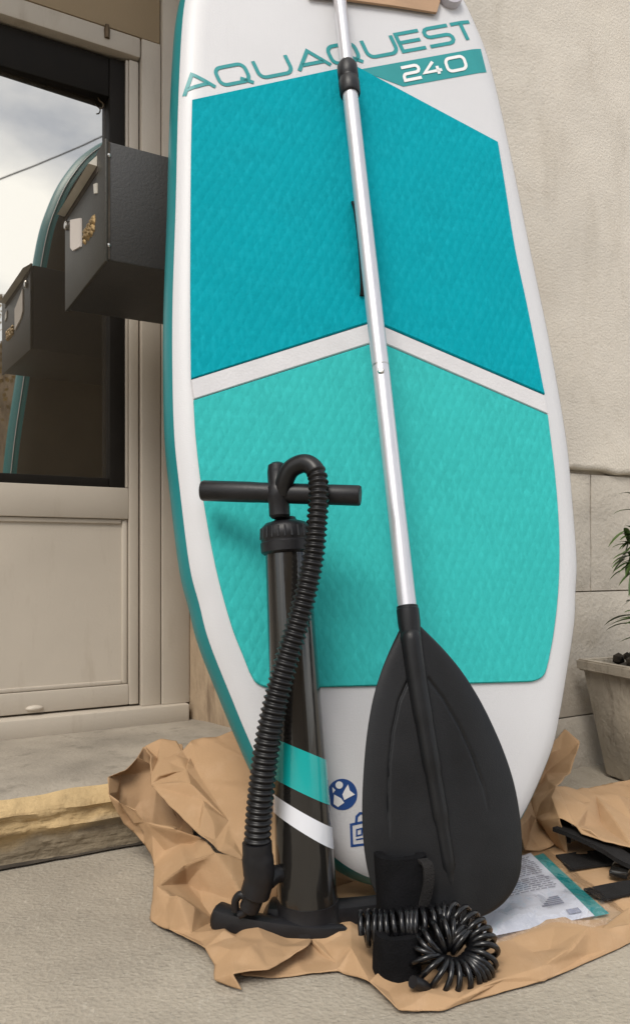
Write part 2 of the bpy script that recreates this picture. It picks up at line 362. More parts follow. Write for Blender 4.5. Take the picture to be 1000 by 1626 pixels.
stones(-.03, zC, [aj, jx+.115, jx+.55, jx+1.08, jx+1.6, jx+2.5], 3)
bm = bmesh.new(); wbox(bm, aj+.004, jx+2.5, .012, .30, -.1, zA); obj('mortar_bed', bm, M['mortar'], house, None)
# rendered wall above the plinth; its lower edge bulges irregularly over the stones
bm = bmesh.new(); nx, nz = 90, 60; X1 = jx+4.5; gr = {}
for i in range(nx+1):
    for j in range(nz+1):
        a = aj + (X1-aj)*(i/nx)**1.6; lowz = zA + .006 + .012*noise.noise(Vector((a*14, 3, 0)))
        z = lowz + (HT-lowz)*(j/nz)**1.7
        d = -.004 + .006*noise.noise(Vector((a*2.3, z*2.3, 1))) + .003*noise.noise(Vector((a*9, z*9, 5)))
        if j == 0: d += .006+.004*noise.noise(Vector((a*8, 7, 0)))
        gr[i, j] = bm.verts.new(W(a, d-.003, z))
for i in range(nx):
    for j in range(nz): bm.faces.new((gr[i, j], gr[i+1, j], gr[i+1, j+1], gr[i, j+1]))
low = [gr[i, 0] for i in range(nx+1)]; bk = [bm.verts.new(v.co - WN*.05) for v in low]
for i in range(nx): bm.faces.new((low[i], bk[i], bk[i+1], low[i+1]))
obj('rendered_wall', bm, M['stucco'], house, 60, frame=WF)
bm = bmesh.new(); wbox(bm, aj, X1, .02, .45, zA-.01, HT); wbox(bm, X1-2.0, X1, .02, .45, 0, zA-.012)
obj('wall_core', bm, M['stucco'], house, None)
# reveal beside the door: a splayed inner jamb, then a rebate hidden behind the board
spl = .294
ai = a_frame + .16*spl
bm = bmesh.new(); nz = 44; prof = [(a_frame+.001, DF+.05), (a_frame+.001, DF-.002), (a_frame+.018, DF-.055), (a_frame+.032, DF-.105), (ai, .24), (aj-.02, .235), (aj, .22), (aj, .13), (aj, .05), (aj+.004, .004)]
cols_ = []
for j in range(nz+1):
    z = -.02 + (2.6)*j/nz
    cols_.append([bm.verts.new(W(a, D, z) + noise.noise_vector(W(a, D, z)*11)*(.006 if 1 < k < 9 else .001)) for k, (a, D) in enumerate(prof)])
for r0, r1 in zip(cols_, cols_[1:]):
    for k in range(len(prof)-1): bm.faces.new((r0[k], r0[k+1], r1[k+1], r1[k]))
obj('jamb', bm, M['reveal'], house, 60)
bm = bmesh.new(); wbox(bm, al, aj+.002, .02, .46, 1.88, HT); obj('lintel', bm, M['stucco'], house, None)
bm = bmesh.new(); wbox(bm, al-3.0, al, .0, .46, -.1, HT); obj('rendered_wall', bm, M['stucco'], house, None, frame=WF)

# ---- door, a part-built thing: frame, rails, panel, pane
door = thing('door', W(wa(120, DF), DF, .1), 'beige panelled door with one tall dark glass pane set back in the recess', 'door')
zs = .10                                                              # step height
zt0 = wpx(150, 1160, DF-.02)[1]
def zpx(px, py, D): return wpx(px, py, D)[1]
a256, a224, a205, a168, a212 = wa(256, DF), wa(224, DF), wa(204, DF+.015), wa(172, DF+.03), wa(213, DF+.02)
thr_top = zpx(200, 1126, DF-.01)
bm = bmesh.new(); wbox(bm, al, wa(301, DF-.02), DF-.02, DF+.07, zs-.003, thr_top, .003); obj('threshold', bm, M['door'], door)
zl = zpx(222, 57, DF)                                                 # foot of the panel over the door
zh = zpx(220, 92, DF+.005)
bm = bmesh.new(); wbox(bm, a224+.0015, a256-.001, DF, DF+.06, thr_top, zl-.002, .002); obj('post', bm, M['door'], door)
bm = bmesh.new(); wbox(bm, a256+.001, a_frame, DF-.004, DF+.06, thr_top, 2.58, .002); obj('post', bm, M['door'], door)
bm = bmesh.new(); wbox(bm, al, a256-.001, DF+.004, DF+.05, zl+.001, 2.58, .002); obj('over_panel', bm, M['transom'], door)
bm = bmesh.new(); wbox(bm, al, a224-.001, DF+.001, DF+.06, zh, zl-.002, .003); obj('head_rail', bm, M['door'], door)
# leaf
zr1, zr0 = zpx(120, 771, DF+.01), zpx(120, 822, DF+.01)
zp0 = zpx(120, 1094, DF+.01)
bm = bmesh.new(); wbox(bm, a205, a224-.002, DF+.010, DF+.05, thr_top+.004, zh-.004, .002); obj('stile', bm, M['door'], door)
bm = bmesh.new(); wbox(bm, al+.03, a205-.0006, DF+.012, DF+.05, zr0, zr1, .002); obj('middle_rail', bm, M['door'], door)
bm = bmesh.new(); wbox(bm, al+.03, a205-.0006, DF+.012, DF+.05, thr_top+.004, zp0, .002); obj('bottom_rail', bm, M['door'], door)
bm = bmesh.new(); wbox(bm, al+.03, a205-.0006, DF+.021, DF+.045, zp0, zr0, .0); obj('lower_panel', bm, M['door'], door)
# thin beads round the panel
bm = bmesh.new(); wbox(bm, a205-.012, a205-.002, DF+.0165, DF+.03, zp0+.002, zr0-.002, .002); obj('bead', bm, M['door'], door)
bm = bmesh.new(); wbox(bm, al+.03, a205-.014, DF+.0165, DF+.03, zr0-.010, zr0-.001, .002); obj('bead', bm, M['door'], door)
bm = bmesh.new(); wbox(bm, al+.03, a205-.014, DF+.0165, DF+.03, zp0+.001, zp0+.009, .002); obj('bead', bm, M['door'], door)
# grime in the gaps
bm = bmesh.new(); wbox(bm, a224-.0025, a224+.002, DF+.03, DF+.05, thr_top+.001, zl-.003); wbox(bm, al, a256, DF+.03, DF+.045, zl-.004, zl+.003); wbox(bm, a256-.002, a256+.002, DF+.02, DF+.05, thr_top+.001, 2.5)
obj('joint_gap', bm, M['grime'], door, None)
bm = bmesh.new(); lathe(bm, W(wa(55, DF+.01), DF+.012, zpx(55, 1125, DF+.01)), WN, [(.016, -.002), (.016, .003), (.012, .007), (.004, .009)], 20)
for v in bm.verts:
    c = W(wa(55, DF+.01), DF+.012, zpx(55, 1125, DF+.01)); v.co.z = c.z + (v.co.z-c.z)*.35
obj('drain_cap', bm, M['door'], door)
# dark inner sash and the pane
zg1 = zpx(100, 140, DF+.04); zg0 = zpx(100, 757, DF+.04)
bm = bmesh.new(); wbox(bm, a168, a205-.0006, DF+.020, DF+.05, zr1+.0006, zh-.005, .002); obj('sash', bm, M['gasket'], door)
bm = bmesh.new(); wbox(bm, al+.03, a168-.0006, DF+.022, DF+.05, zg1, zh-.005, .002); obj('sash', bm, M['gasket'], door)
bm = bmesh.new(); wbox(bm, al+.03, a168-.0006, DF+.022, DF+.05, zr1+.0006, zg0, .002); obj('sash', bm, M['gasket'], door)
bm = bmesh.new(); wbox(bm, a205-.006, a205-.0012, DF+.012, DF+.0195, zr1+.001, zh-.006, .001); obj('bead', bm, M['door'], door)
bm = bmesh.new(); gd = lambda a: DF+.047+(a-a168)*.034
hexa(bm, [W(a, gd(a)+q, z) for z in (zg0-.004, zg1+.004) for a, q in ((a168-.62, 0), (a168+.004, 0), (a168+.004, .005), (a168-.62, .005))]); obj('glass_pane', bm, M['glass'], door, None, frame=WF)
# small latch on the head rail and a hook in the corner of the glass
p = W(wa(170, DF), DF, zpx(170, 50, DF))
bm = bmesh.new(); tube(bm, [p+Vector((0, 0, -.012)), p+Vector((0, 0, .004)), p+Vector((0, 0, .014))], [.005, .006, .004], 10); obj('latch', bm, M['iron'], door)
hk = [W(wpx(158+dx, 160+dy, DF+.036)[0], DF+.036, wpx(158+dx, 160+dy, DF+.036)[1]) for dx, dy in ((-2, -6), (0, -1), (4, 2), (6, 6), (4, 11), (0, 12))]
bm = bmesh.new(); tube(bm, spline(hk, 4), .0013, 8); obj('hook', bm, M['iron'], door)
# blind back of the doorway
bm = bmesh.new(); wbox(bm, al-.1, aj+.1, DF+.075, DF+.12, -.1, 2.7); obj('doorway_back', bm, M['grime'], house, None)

# ---- door step: a slab with a chipped front
bm = bmesh.new(); nx = 420
a0s, a1s = al, aj-.004
rows = [(.42, zs-.001), (.25, zs), (.12, zs), (.05, zs-.001), (.018, zs-.004), (.004, zs-.012), (-.002, zs-.018), (-.003, zs-.024), (.001, zs-.030), (.004, zs-.037), (.001, zs-.043), (.000, zs-.049), (.004, zs-.055), (.010, zs-.062), (.010, .030), (.011, .021), (.012, .012), (.013, .003), (.014, -.03)]
gr = []
for j, (D, z) in enumerate(rows):
    rw = []
    for i in range(nx+1):
        a = a0s + (a1s-a0s)*i/nx; k = 0 if j < 3 else (.5 if j == 3 else 1)
        c1_ = noise.voronoi(Vector((a*13+z*30, z*75, 2)))[0]; dd = .006*noise.noise(Vector((a*9, z*40, 2))) + .006*(min(.5, c1_[1]-c1_[0])) + .004*noise.noise(Vector((a*45, z*110, 7))); dz = .006*noise.noise(Vector((a*17, 4, D*20)))
        rw.append(bm.verts.new(W(a, D+dd*k, z+dz*(k if j < 9 else 0)+.0015*noise.noise(Vector((a*6, D*9, 0))))))
    gr.append(rw)
for j, (r0, r1) in enumerate(zip(gr, gr[1:])):
    for i in range(nx):
        f = bm.faces.new((r0[i], r0[i+1], r1[i+1], r1[i])); f.material_index = 0 if j < 4 else 1
st = obj('door_step', bm, [M['step_top'], M['step_front']], None, 50, label='worn grey stone door step with a chipped yellow front edge', cat='step', frame=WF)
# broken crack of dirt along the foot of step and wall
bm = bmesh.new()
for i in range(160):
    a = -1.5 + i*.02
    if noise.noise(Vector((a*5, 1, 1))) < -.25: continue
    w0 = .001 + .009*abs(noise.noise(Vector((a*19, 0, 3)))); s = W(a, .006, .0035); e = W(a+.0202, .006, .0035)
    vs = [bm.verts.new(q) for q in (s+WN*w0, e+WN*(.001+.009*abs(noise.noise(Vector(((a+.02)*19, 0, 3))))), e-WN*.02, s-WN*.02)]
    bm.faces.new(vs)
obj('dirt_strip', bm, M['grime'], None, None, kind='structure')

# ================================================================== LETTERBOX on the jamb
d1 = 1.17; pc = at(168, 412, d1); a0 = (pc-WO).dot(WU); D0 = -(pc-WO).dot(WN)
z0 = pc.z; z1 = at(168, 222, d1).z; D1 = D0+.272; a1 = a0+.315
mb = thing('letterbox', W((a0+a1)/2, (D0+D1)/2, z0), 'dark grey metal letterbox fixed to the side of the door recess', 'letterbox')
bm = bmesh.new(); wbox(bm, a0+.004, a1, D0, D1, z0, z1, .003); obj('body', bm, M['box'], mb, frame=WF)
bm = bmesh.new(); wbox(bm, a0-.002, a0+.003, D0-.002, D1+.002, z0-.003, z1+.002, .0015); fr = obj('front_plate', bm, M['boxfront'], mb, frame=WF)
def spx(px, py):
    r = ray(px, py); o = W(a0-.003, 0, 0); p = CAM + r*((o-CAM).dot(WU)/r.dot(WU)); return -(p-WO).dot(WN), p.z
def mbquad(bm, pts, th, lift=0):
    loop = [W(a0-.002-lift, *spx(*q)) for q in pts]; prism(bm, loop, -WU*th)
bm = bmesh.new(); q = [spx(x, y) for x, y in ((153, 246), (154, 262), (103, 342), (99, 343))]
A, Bq, Cq, Dq = [W(a0-.002, *k) for k in q]
vs = [A, Bq-WU*.014, Cq-WU*.014, Dq]; bs = [A, Bq-WU*.001-Vector((0, 0, .001)), Cq-WU*.001-Vector((0, 0, .001)), Dq]
v = [bm.verts.new(x) for x in (A, vs[1], vs[2], Dq, bs[1], bs[2])]
bm.faces.new((v[0], v[1], v[2], v[3])); bm.faces.new((v[1], v[4], v[5], v[2])); bm.faces.new((v[0], v[4], v[1])); bm.faces.new((v[3], v[2], v[5]))
obj('flap', bm, M['boxflap'], mb, None)
bm = bmesh.new(); mbquad(bm, [(154, 262), (155, 272), (104, 350), (102, 344)], .0006); obj('slot', bm, M['grime'], mb, None)
bm = bmesh.new(); mbquad(bm, [(113, 349), (129, 346), (129, 391), (117, 398), (113, 393)], .003); obj('name_card', bm, M['card'], mb, None)
bm = bmesh.new(); mbquad(bm, [(149, 292), (154, 290), (154, 306), (150, 307)], .002); obj('front_glint', bm, M['boxflap'], mb, None)  # pale sliver standing in for a white glint of light on the front
bm = bmesh.new()
for k in range(34):
    t_ = random.random(); x = 134+t_*17; y = 378-t_*28+random.uniform(-9, 9)
    D, z = spx(x, y); lathe(bm, W(a0-.002, D, z), -WU, [(.0045+random.random()*.003, 0), (.004, .003), (.001, .005)], 7)
obj('emblem', bm, M['gold'], mb)
bm = bmesh.new(); D, z = spx(107, 358); lathe(bm, W(a0-.002, D, z), -WU, [(.008, 0), (.008, .004), (.006, .006), (.002, .006)], 16); obj('lock', bm, M['steel'], mb)
for (px, py) in ((173, 246), (173, 389)):
    a, z = wpx(px, py, D0); bm = bmesh.new(); lathe(bm, W(a, D0, z), WN, [(.0030, 0), (.0028, .001), (.001, .0018)], 14); obj('rivet', bm, M['steel'], mb)
bm = bmesh.new(); wbox(bm, a0+.003, a0+.0062, D0-.0008, D0+.002, z0+.001, z1-.001); obj('seam', bm, M['grime'], mb, None)

# ================================================================== PADDLE BOARD
HWT = [(-.409, 0), (-.404, .045), (-.392, .080), (-.372, .111), (-.342, .141), (-.308, .167), (-.26, .198), (-.217, .216), (-.17, .233), (-.097, .258), (-.05, .268), (0, .278), (.1, .286), (.17, .290), (.26, .289), (.36, .285), (.51, .275), (.66, .266), (.79, .256), (.86, .247), (.91, .234), (.96, .217), (1.0, .197), (1.05, .164), (1.09, .127), (1.12, .090), (1.14, .056), (1.152, .026), (1.155, 0)]
UC = .006
half = spline([Vector((wd, v, 0)) for v, wd in HWT], 5)
outl = [(UC+p.x, p.y) for p in half] + [(UC-p.x, p.y) for p in half[-2:0:-1]]
nO = len(outl); nor = []
for i in range(nO):
    a, b_ = outl[i-1], outl[(i+1) % nO]; d = Vector((b_[0]-a[0], b_[1]-a[1])).normalized(); nor.append((d.y, -d.x))
board = thing('paddleboard', B(0, -.407, -.09), 'teal and white inflatable paddleboard leaning upright against the house wall', 'paddleboard')
def ring(bm, off, n):
    r = []
    for (u, v), (nx_, ny_) in zip(outl, nor):
        o = off
        if off < 0: o = -min(-off, max(.0005, abs(u-UC)*.9+.004))
        r.append(bm.verts.new(B(u+nx_*o, v+ny_*o, n)))
    return r
def lace(bm, r0, r1, mi=0):
    for i in range(len(r0)):
        f = bm.faces.new((r0[i], r0[(i+1) % nO], r1[(i+1) % nO], r1[i])); f.material_index = mi
def fanfill(bm, r):
    nh = len(half)                         # pair left and right sides into strips
    L_ = [r[0]] + [r[-i] for i in range(1, nh-1)] + [r[nh-1]]
    for i in range(nh-1):
        q = [r[i], r[i+1], L_[i+1], L_[i]]; s = []
        for x in q:
            if x not in s: s.append(x)
        if len(s) > 2: bm.faces.new(s)
bm = bmesh.new(); rs = [ring(bm, o, n_) for o, n_ in ((-.035, 0), (-.020, -.0015), (-.008, -.005), (0, -.012))]
for a, b_ in zip(rs, rs[1:]): lace(bm, a, b_)
fanfill(bm, rs[0]); obj('deck', bm, M['pvc'], board, 60, frame=BF)
bm = bmesh.new(); rs = [ring(bm, o, n_) for o, n_ in ((.0002, -.012), (.0066, -.023), (.0095, -.042), (.0055, -.063), (-.004, -.079))]
for a, b_ in zip(rs, rs[1:]): lace(bm, a, b_)
obj('side_rail', bm, M['rail'], board, 60, frame=BF)
bm = bmesh.new(); rs = [ring(bm, o, n_) for o, n_ in ((.0052, -.0640), (.0056, -.0652), (.0050, -.0675))]
for a, b_ in zip(rs, rs[1:]): lace(bm, a, b_)
obj('seam_tape', bm, M['pvc'], board, 60, frame=BF)
bm = bmesh.new(); rs = [ring(bm, o, n_) for o, n_ in ((-.0041, -.0791), (-.016, -.088), (-.04, -.092))]
for a, b_ in zip(rs, rs[1:]): lace(bm, a, b_)
fanfill(bm, rs[-1]); obj('underside', bm, M['under'], board, 60, frame=BF)
def deck_n(u, v):
    best = 9.0; q = Vector((u, v)); inside = True
    for i in range(nO):
        a, b_ = Vector(outl[i-1]), Vector(outl[i]); t_ = max(0, min(1, (q-a).dot(b_-a)/max(1e-9, (b_-a).length_squared))); best = min(best, (a+(b_-a)*t_-q).length)
    P_ = ((0, -.012), (.008, -.005), (.020, -.0015), (.035, 0))
    for (x0, y0), (x1, y1) in zip(P_, P_[1:]):
        if best <= x1: return y0+(y1-y0)*(best-x0)/(x1-x0)
    return 0.0
def densify(P, step=.02):
    o = []
    for i in range(len(P)):
        a, b_ = Vector(P[i]), Vector(P[(i+1) % len(P)]); k = max(1, int((b_-a).length/step))
        o += [a.lerp(b_, t/k) for t in range(k)]
    return o
def pad(name, P, m, th=.0045, label=None):
    """a raised foam pad: outline in board coordinates, bevelled edge"""
    bm = bmesh.new(); P = [Vector(q) for q in P]
    area = sum(P[i].x*P[(i+1) % len(P)].y - P[(i+1) % len(P)].x*P[i].y for i in range(len(P)))
    if area < 0: P = P[::-1]
    lo = [bm.verts.new(B(p.x, p.y, .0002)) for p in P]; n_ = len(P); inn = []
    for i in range(n_):
        d0 = (P[i]-P[i-1]).normalized(); d1_ = (P[(i+1) % n_]-P[i]).normalized(); t_ = (d0+d1_).normalized()
        inn.append(P[i] + Vector((-t_.y, t_.x))*.0015)
    mid = [bm.verts.new(B(p.x, p.y, th*.6)) for p in P]; hi = [bm.verts.new(B(p.x, p.y, th)) for p in inn]
    for r0, r1 in ((lo, mid), (mid, hi)):
        for i in range(n_): bm.faces.new((r0[i], r0[(i+1) % n_], r1[(i+1) % n_], r1[i]))
    f = bm.faces.new(hi)
    bmesh.ops.triangulate(bm, faces=[f])
    return obj(name, bm, m, board, 30, label=label, frame=BF)
def curvepx(P, n=5): return [Vector((p.x, p.y)) for p in spline([Vector((*bpx(*q), 0)) for q in P], n)]
lp = lambda P: [Vector(bpx(*q)) for q in P]
# upper pad: side edges follow the board
left_up = curvepx([(305, 160), (303, 250), (302, 400), (302, 500), (303, 603)]); right_up = curvepx([(863, 627), (850, 560), (834, 480), (816, 395), (801, 300), (789, 227)])
pad('deck_pad', left_up + lp([(592, 511)]) + right_up + lp([(561, 105)]), M['eva_deep'], label='deep teal upper deck pad')
low = curvepx([(307, 637), (311, 700), (322, 790), (342, 900), (366, 990), (385, 1040), (396, 1068)]) + curvepx([(396, 1068), (407, 1085), (428, 1093), (460, 1093)])[1:] + curvepx([(820, 1084), (846, 1082), (862, 1072), (869, 1050)], 6) + curvepx([(869, 1050), (878, 1000), (885, 930), (886, 850), (880, 760), (868, 660)])[1:]
pad('deck_pad', low + lp([(599, 544)]), M['eva_light'], label='light teal lower deck pad')
pad('chevron_strip', lp([(303, 604.5), (592, 513), (863, 629), (867.5, 658.5), (599, 542.5), (307, 635.5)]), mat('white_eva', (.57, .565, .58), .7, .03, 30, .15, 300), .0042)
# number panel and lettering, printed flush
def decal(name, polys, m, n_=.0005, th=.0006, parent=None):
    bm = bmesh.new()
    for P in polys:
        bm.faces.new([bm.verts.new(B(u, v, deck_n(u, v)+n_)) for u, v in P])
    return obj(name, bm, m, parent or board, None, frame=BF)
pa_, pb_ = lp([(569, 110), (640, 137)]); pcs = curvepx([(764, 75), (768, 91), (773, 113)])
def pan(s, t_): 
    e = pcs[0].lerp(pcs[-1], t_); return pa_.lerp(pb_, t_).lerp(e, s)
decal('number_panel', [[pan(i/24, j/4), pan((i+1)/24, j/4), pan((i+1)/24, (j+1)/4), pan(i/24, (j+1)/4)] for i in range(24) for j in range(4)], M['print'])
def stroke(pts, w_, closed=False):
    """mitred ribbon round a polyline -> quads"""
    P = [Vector(p) for p in pts]; n_ = len(P); Ls, Rs = [], []
    for i in range(n_):
        a = P[i-1] if (i or closed) else None; c = P[(i+1) % n_] if (i < n_-1 or closed) else None
        d0 = (P[i]-a).normalized() if a is not None else None; d1_ = (c-P[i]).normalized() if c is not None else None
        d0 = d0 or d1_; d1_ = d1_ or d0; t_ = (d0+d1_).normalized(); nn_ = Vector((-t_.y, t_.x)); k = max(.45, nn_.dot(Vector((-d0.y, d0.x))))
        Ls.append(P[i]+nn_*w_/2/k); Rs.append(P[i]-nn_*w_/2/k)
    rng = range(n_) if closed else range(n_-1)
    return [[Ls[i], Ls[(i+1) % n_], Rs[(i+1) % n_], Rs[i]] for i in rng]
def chop(q, step):
    a, b_, c, d = q; k = max(1, int((b_-a).length/step))
    return [[a.lerp(b_, i/k), a.lerp(b_, (i+1)/k), d.lerp(c, (i+1)/k), d.lerp(c, i/k)] for i in range(k)]
def arc(cx, cy, r, a0_, a1_, n_=5): return [(cx+r*math.cos(R(a0_+(a1_-a0_)*k/n_)), cy+r*math.sin(R(a0_+(a1_-a0_)*k/n_))) for k in range(n_+1)]
def glyph(ch, w_):
    """letter strokes in a box w_ wide and 1 high"""
    r = .34
    rr = arc(w_-r, r, r, -90, 0) + arc(w_-r, 1-r, r, 0, 90) + arc(r, 1-r, r, 90, 180) + arc(r, r, r, 180, 270)
    if ch == 'A': return [([(0, 0), (w_*.5, 1.0), (w_*1.0, 0)], 0), ([(w_*.17, .27), (w_*.83, .27)], 0)]
    if ch == 'Q': return [(rr, 1), ([(w_*.70, .22), (w_*1.06, -.16)], 0)]
    if ch == 'U': return [([(0, 1)] + arc(r, r, r, 180, 270) + arc(w_-r, r, r, 270, 360) + [(w_, 1)], 0)]
    if ch == 'E': return [([(w_, 0), (0, 0), (0, 1), (w_, 1)], 0), ([(0, .5), (w_*.92, .5)], 0)]
    if ch == 'S': return [([(0, 0)] + arc(w_-.25, .25, .25, -90, 90) + arc(.25, .75, .25, 270, 90) + [(w_, 1)], 0)]
    if ch == 'T': return [([(0, 1), (w_, 1)], 0), ([(w_*.5, 1), (w_*.5, 0)], 0)]
    if ch == '2': return [([(0, 1)] + arc(w_-.26, .74, .26, 90, -90) + arc(.26, .22, .26, 90, 180) + [(0, 0), (w_, 0)], 0)]
    if ch == '4': return [([(w_*.62, 1), (0, .28), (w_, .28)], 0), ([(w_*.78, .62), (w_*.78, 0)], 0)]
    if ch == '0': return [(rr, 1)]
def word(name, glyphs, m, up, hgt, sw, base, n_=.0008):
    """glyphs: (char, start px along base, width px); base maps px distance to a photo point, up is the letters' up direction"""
    polys = []
    for ch, x0, wd in glyphs:
        for pts, cl in glyph(ch, wd/hgt):
            for q in (sq_ for q4 in stroke(pts, sw/hgt, cl) for sq_ in chop(q4, .12)):
                polys.append([Vector(bpx(*(base(x0+p.x*hgt) + Vector(up)*p.y))) for p in q])
    return decal(name, polys, m, n_)
def base1(x): return Vector((x, 148 - (x-290)*.188 - 4*math.sin((x-290)/468*math.pi)*.3))
word('lettering', [('A', 293, 49), ('Q', 352, 46), ('U', 414, 51), ('A', 475, 50), ('Q', 530, 42), ('U', 586, 46), ('E', 640, 36), ('S', 683, 39), ('T', 727, 31)], M['print'], (-13, -27), 29, 5.6, base1)
word('numerals', [('2', 643, 26), ('4', 676, 27), ('0', 712, 29)], M['white_print'], (-7, -20), 20, 4.6, lambda x: Vector((x, 129 - (x-638)*.20)), .0013)
# warning marks near the tail
cpx = (543, 1262)
decal('warning_mark', [[Vector(bpx(cpx[0]+24*math.cos(k*math.pi/18), cpx[1]+25*math.sin(k*math.pi/18))) for k in range(36)]], M['blue_print'])
wm = [[(538+6*math.cos(k*math.pi/6), 1247+6*math.sin(k*math.pi/6)) for k in range(12)], [(548, 1252), (552, 1246), (555, 1256), (563, 1262), (555, 1266), (546, 1271), (543, 1262)], [(530, 1262), (541, 1268), (546, 1275), (536, 1282), (529, 1277)], [(527, 1250), (532, 1255), (528, 1260)]]
decal('warning_figure', [[Vector(bpx(*q)) for q in P] for P in wm], M['white_print'], .0011)
lk = [stroke([(557, 1310), (590, 1303), (590, 1340), (559, 1344)], 4, True), stroke([(565, 1308), (566, 1297), (571, 1292), (578, 1292), (582, 1298), (582, 1305)], 4), stroke([(566, 1318), (574, 1316), (574, 1326), (566, 1328)], 2.4, True), stroke([(565, 1334), (576, 1332)], 2.4)]
decal('warning_mark', [[Vector(bpx(*q)) for q in P] for S in lk for P in S], M['blue_print'])
# carry handle: arched webbing behind the paddle shaft
u1, v1 = bpx(568, 326); u0, v0 = bpx(582, 474)
bm = bmesh.new(); prev = None
for k in range(25):
    t_ = k/24; u = u0+(u1-u0)*t_; v = v0+(v1-v0)*t_; hgt = .006 + .010*math.sin(math.pi*t_)**.5
    if k in (0, 24): hgt = .005
    wd = .0125; row = [bm.verts.new(B(u+s_*wd, v, hgt+q)) for s_, q in ((-1, 0), (1, 0), (1, .004), (-1, .004))]
    if prev:
        for i in range(4): bm.faces.new((prev[i], prev[(i+1) % 4], row[(i+1) % 4], row[i]))
    prev = row
obj('carry_handle', bm, M['webbing'], board, 30, frame=BF)
u, v = bpx(712, -3); bm = bmesh.new(); lathe(bm, B(u, v, 0), BN, [(.020, -.002), (.021, .006), (.019, .012), (.008, .014)], 24); obj('valve_cap', bm, M['mauve'], board)
# strip of brown card across the board near the top edge of the view
P = [Vector(bpx(x, y)) for x, y in ((488, -2), (540, 4), (620, 14), (690, 25), (695, 8), (690, -60), (480, -80))]
bm = bmesh.new(); prism(bm, [B(p.x, p.y, .004) for p in P], BN*.004); rough_up(bm, .0006, 30)
obj('cardboard_strip', bm, M['tan'], None, None, label='torn brown cardboard strip lying on the board above its lettering', cat='cardboard', origin=B(P[0].x, P[0].y, .004))

# ================================================================== PADDLE
PA, PC = at(553.5, 128, 1.155), at(647, 968, .935)
ax = (PA-PC).normalized(); Ltot = (PA-PC).length
paddle = thing('paddle', at(715, 1462, .868), 'silver shafted paddle with a black blade standing in front of the board', 'paddle')
r1_ = .0112
bm = bmesh.new(); tube(bm, [PC-ax*.01, PC+ax*(Ltot+.01)], r1_, 24); obj('lower_shaft', bm, M['alu'], paddle)
bm = bmesh.new(); tube(bm, [PA+ax*.02, PA+ax*.75], .0100, 24); obj('upper_shaft', bm, M['alu'], paddle)
bm = bmesh.new(); lathe(bm, PA-ax*.026, ax, [(.0135, 0), (.0150, .002), (.0155, .024), (.0138, .027), (.0138, .030), (.0152, .032), (.0150, .052), (.0120, .058), (.0103, .059)], 28); obj('clamp_collar', bm, M['black'], paddle)
s_ = (PC + ax*Ltot*.407); bm = bmesh.new(); lathe(bm, s_, ax, [(r1_+.0001, 0), (r1_+.0004, .001), (r1_+.0001, .002)], 24); obj('shaft_joint', bm, M['steel'], paddle)
tb = at(611, 634, .0); hitp = PC + ax*Ltot*.392; fdir = (CAM-hitp).normalized(); fdir = (fdir-ax*fdir.dot(ax)).normalized()
bm = bmesh.new(); lathe(bm, hitp+fdir*(r1_-.001), fdir, [(.0042, 0), (.0042, .0015), (.003, .0032), (.0008, .0036)], 16); obj('lock_button', bm, M['steel'], paddle)
gtop = PA+ax*.75; bm = bmesh.new(); gx = Vector((.97, .2, 0)); tube(bm, [gtop-gx*.055, gtop-gx*.05, gtop+gx*.05, gtop+gx*.055], [.010, .014, .014, .010], 16); obj('grip', bm, M['black'], paddle)
# blade: lies in its own tilted plane
PT = at(716, 1418, .868); bx = Vector((math.cos(R(7)), math.sin(R(7)), 0)); by = (PC-PT); by = (by-bx*by.dot(bx)).normalized(); bn = bx.cross(by).normalized()
if bn.y > 0: bn = -bn
def blpx(px, py):
    r = ray(px, py); p = CAM + r*((PT-CAM).dot(bn)/r.dot(bn)) - PT; return p.dot(bx), p.dot(by)
blout = [(634, 1000), (620, 1030), (606, 1065), (593, 1110), (584, 1165), (579, 1225), (577, 1290), (580, 1345), (588, 1392), (602, 1428), (626, 1450), (660, 1461), (700, 1466), (740, 1463), (778, 1452), (808, 1430), (828, 1398), (834, 1360), (833, 1312), (825, 1258), (811, 1210), (790, 1160), (764, 1110), (734, 1065), (700, 1026), (664, 992)]
sp = spline([Vector((*blpx(*q), 0)) for q in blout], 4)
spn0, spn1 = Vector(blpx(648, 990)), Vector(blpx(716, 1418))
cen = [Vector(blpx(*q)) for q in ((651, 1020), (660, 1080), (672, 1150), (686, 1230), (700, 1310), (712, 1385), (716, 1430))]
def spine_x(y):
    for a, b_ in zip(cen, cen[1:]):
        if b_.y <= y <= a.y: return a.x+(b_.x-a.x)*(a.y-y)/(a.y-b_.y)
    return cen[0].x if y > cen[0].y else cen[-1].x
rib_l = [Vector(blpx(*q)) for q in ((646, 1082), (632, 1115), (622, 1165), (617, 1220), (616, 1280), (619, 1335))]
rib_r = [Vector(blpx(*q)) for q in ((678, 1078), (702, 1108), (730, 1155), (752, 1205), (768, 1250), (776, 1290))]
def near(P, p):
    best = 9
    for a, b_ in zip(P, P[1:]):
        t_ = max(0, min(1, (p-a).dot(b_-a)/(b_-a).length_squared)); best = min(best, (a+(b_-a)*t_-p).length)
    return best
ymin, ymax = min(p.y for p in sp), max(p.y for p in sp)
def span(y):
    xs = []
    for a, b_ in zip(sp, sp[1:]+sp[:1]):
        if (a.y-y)*(b_.y-y) <= 0 and a.y != b_.y: xs.append(a.x+(b_.x-a.x)*(y-a.y)/(b_.y-a.y))
    return (min(xs), max(xs)) if len(xs) > 1 else None
rowsF, rowsB = [], []; bm = bmesh.new(); NY, NX = 200, 170
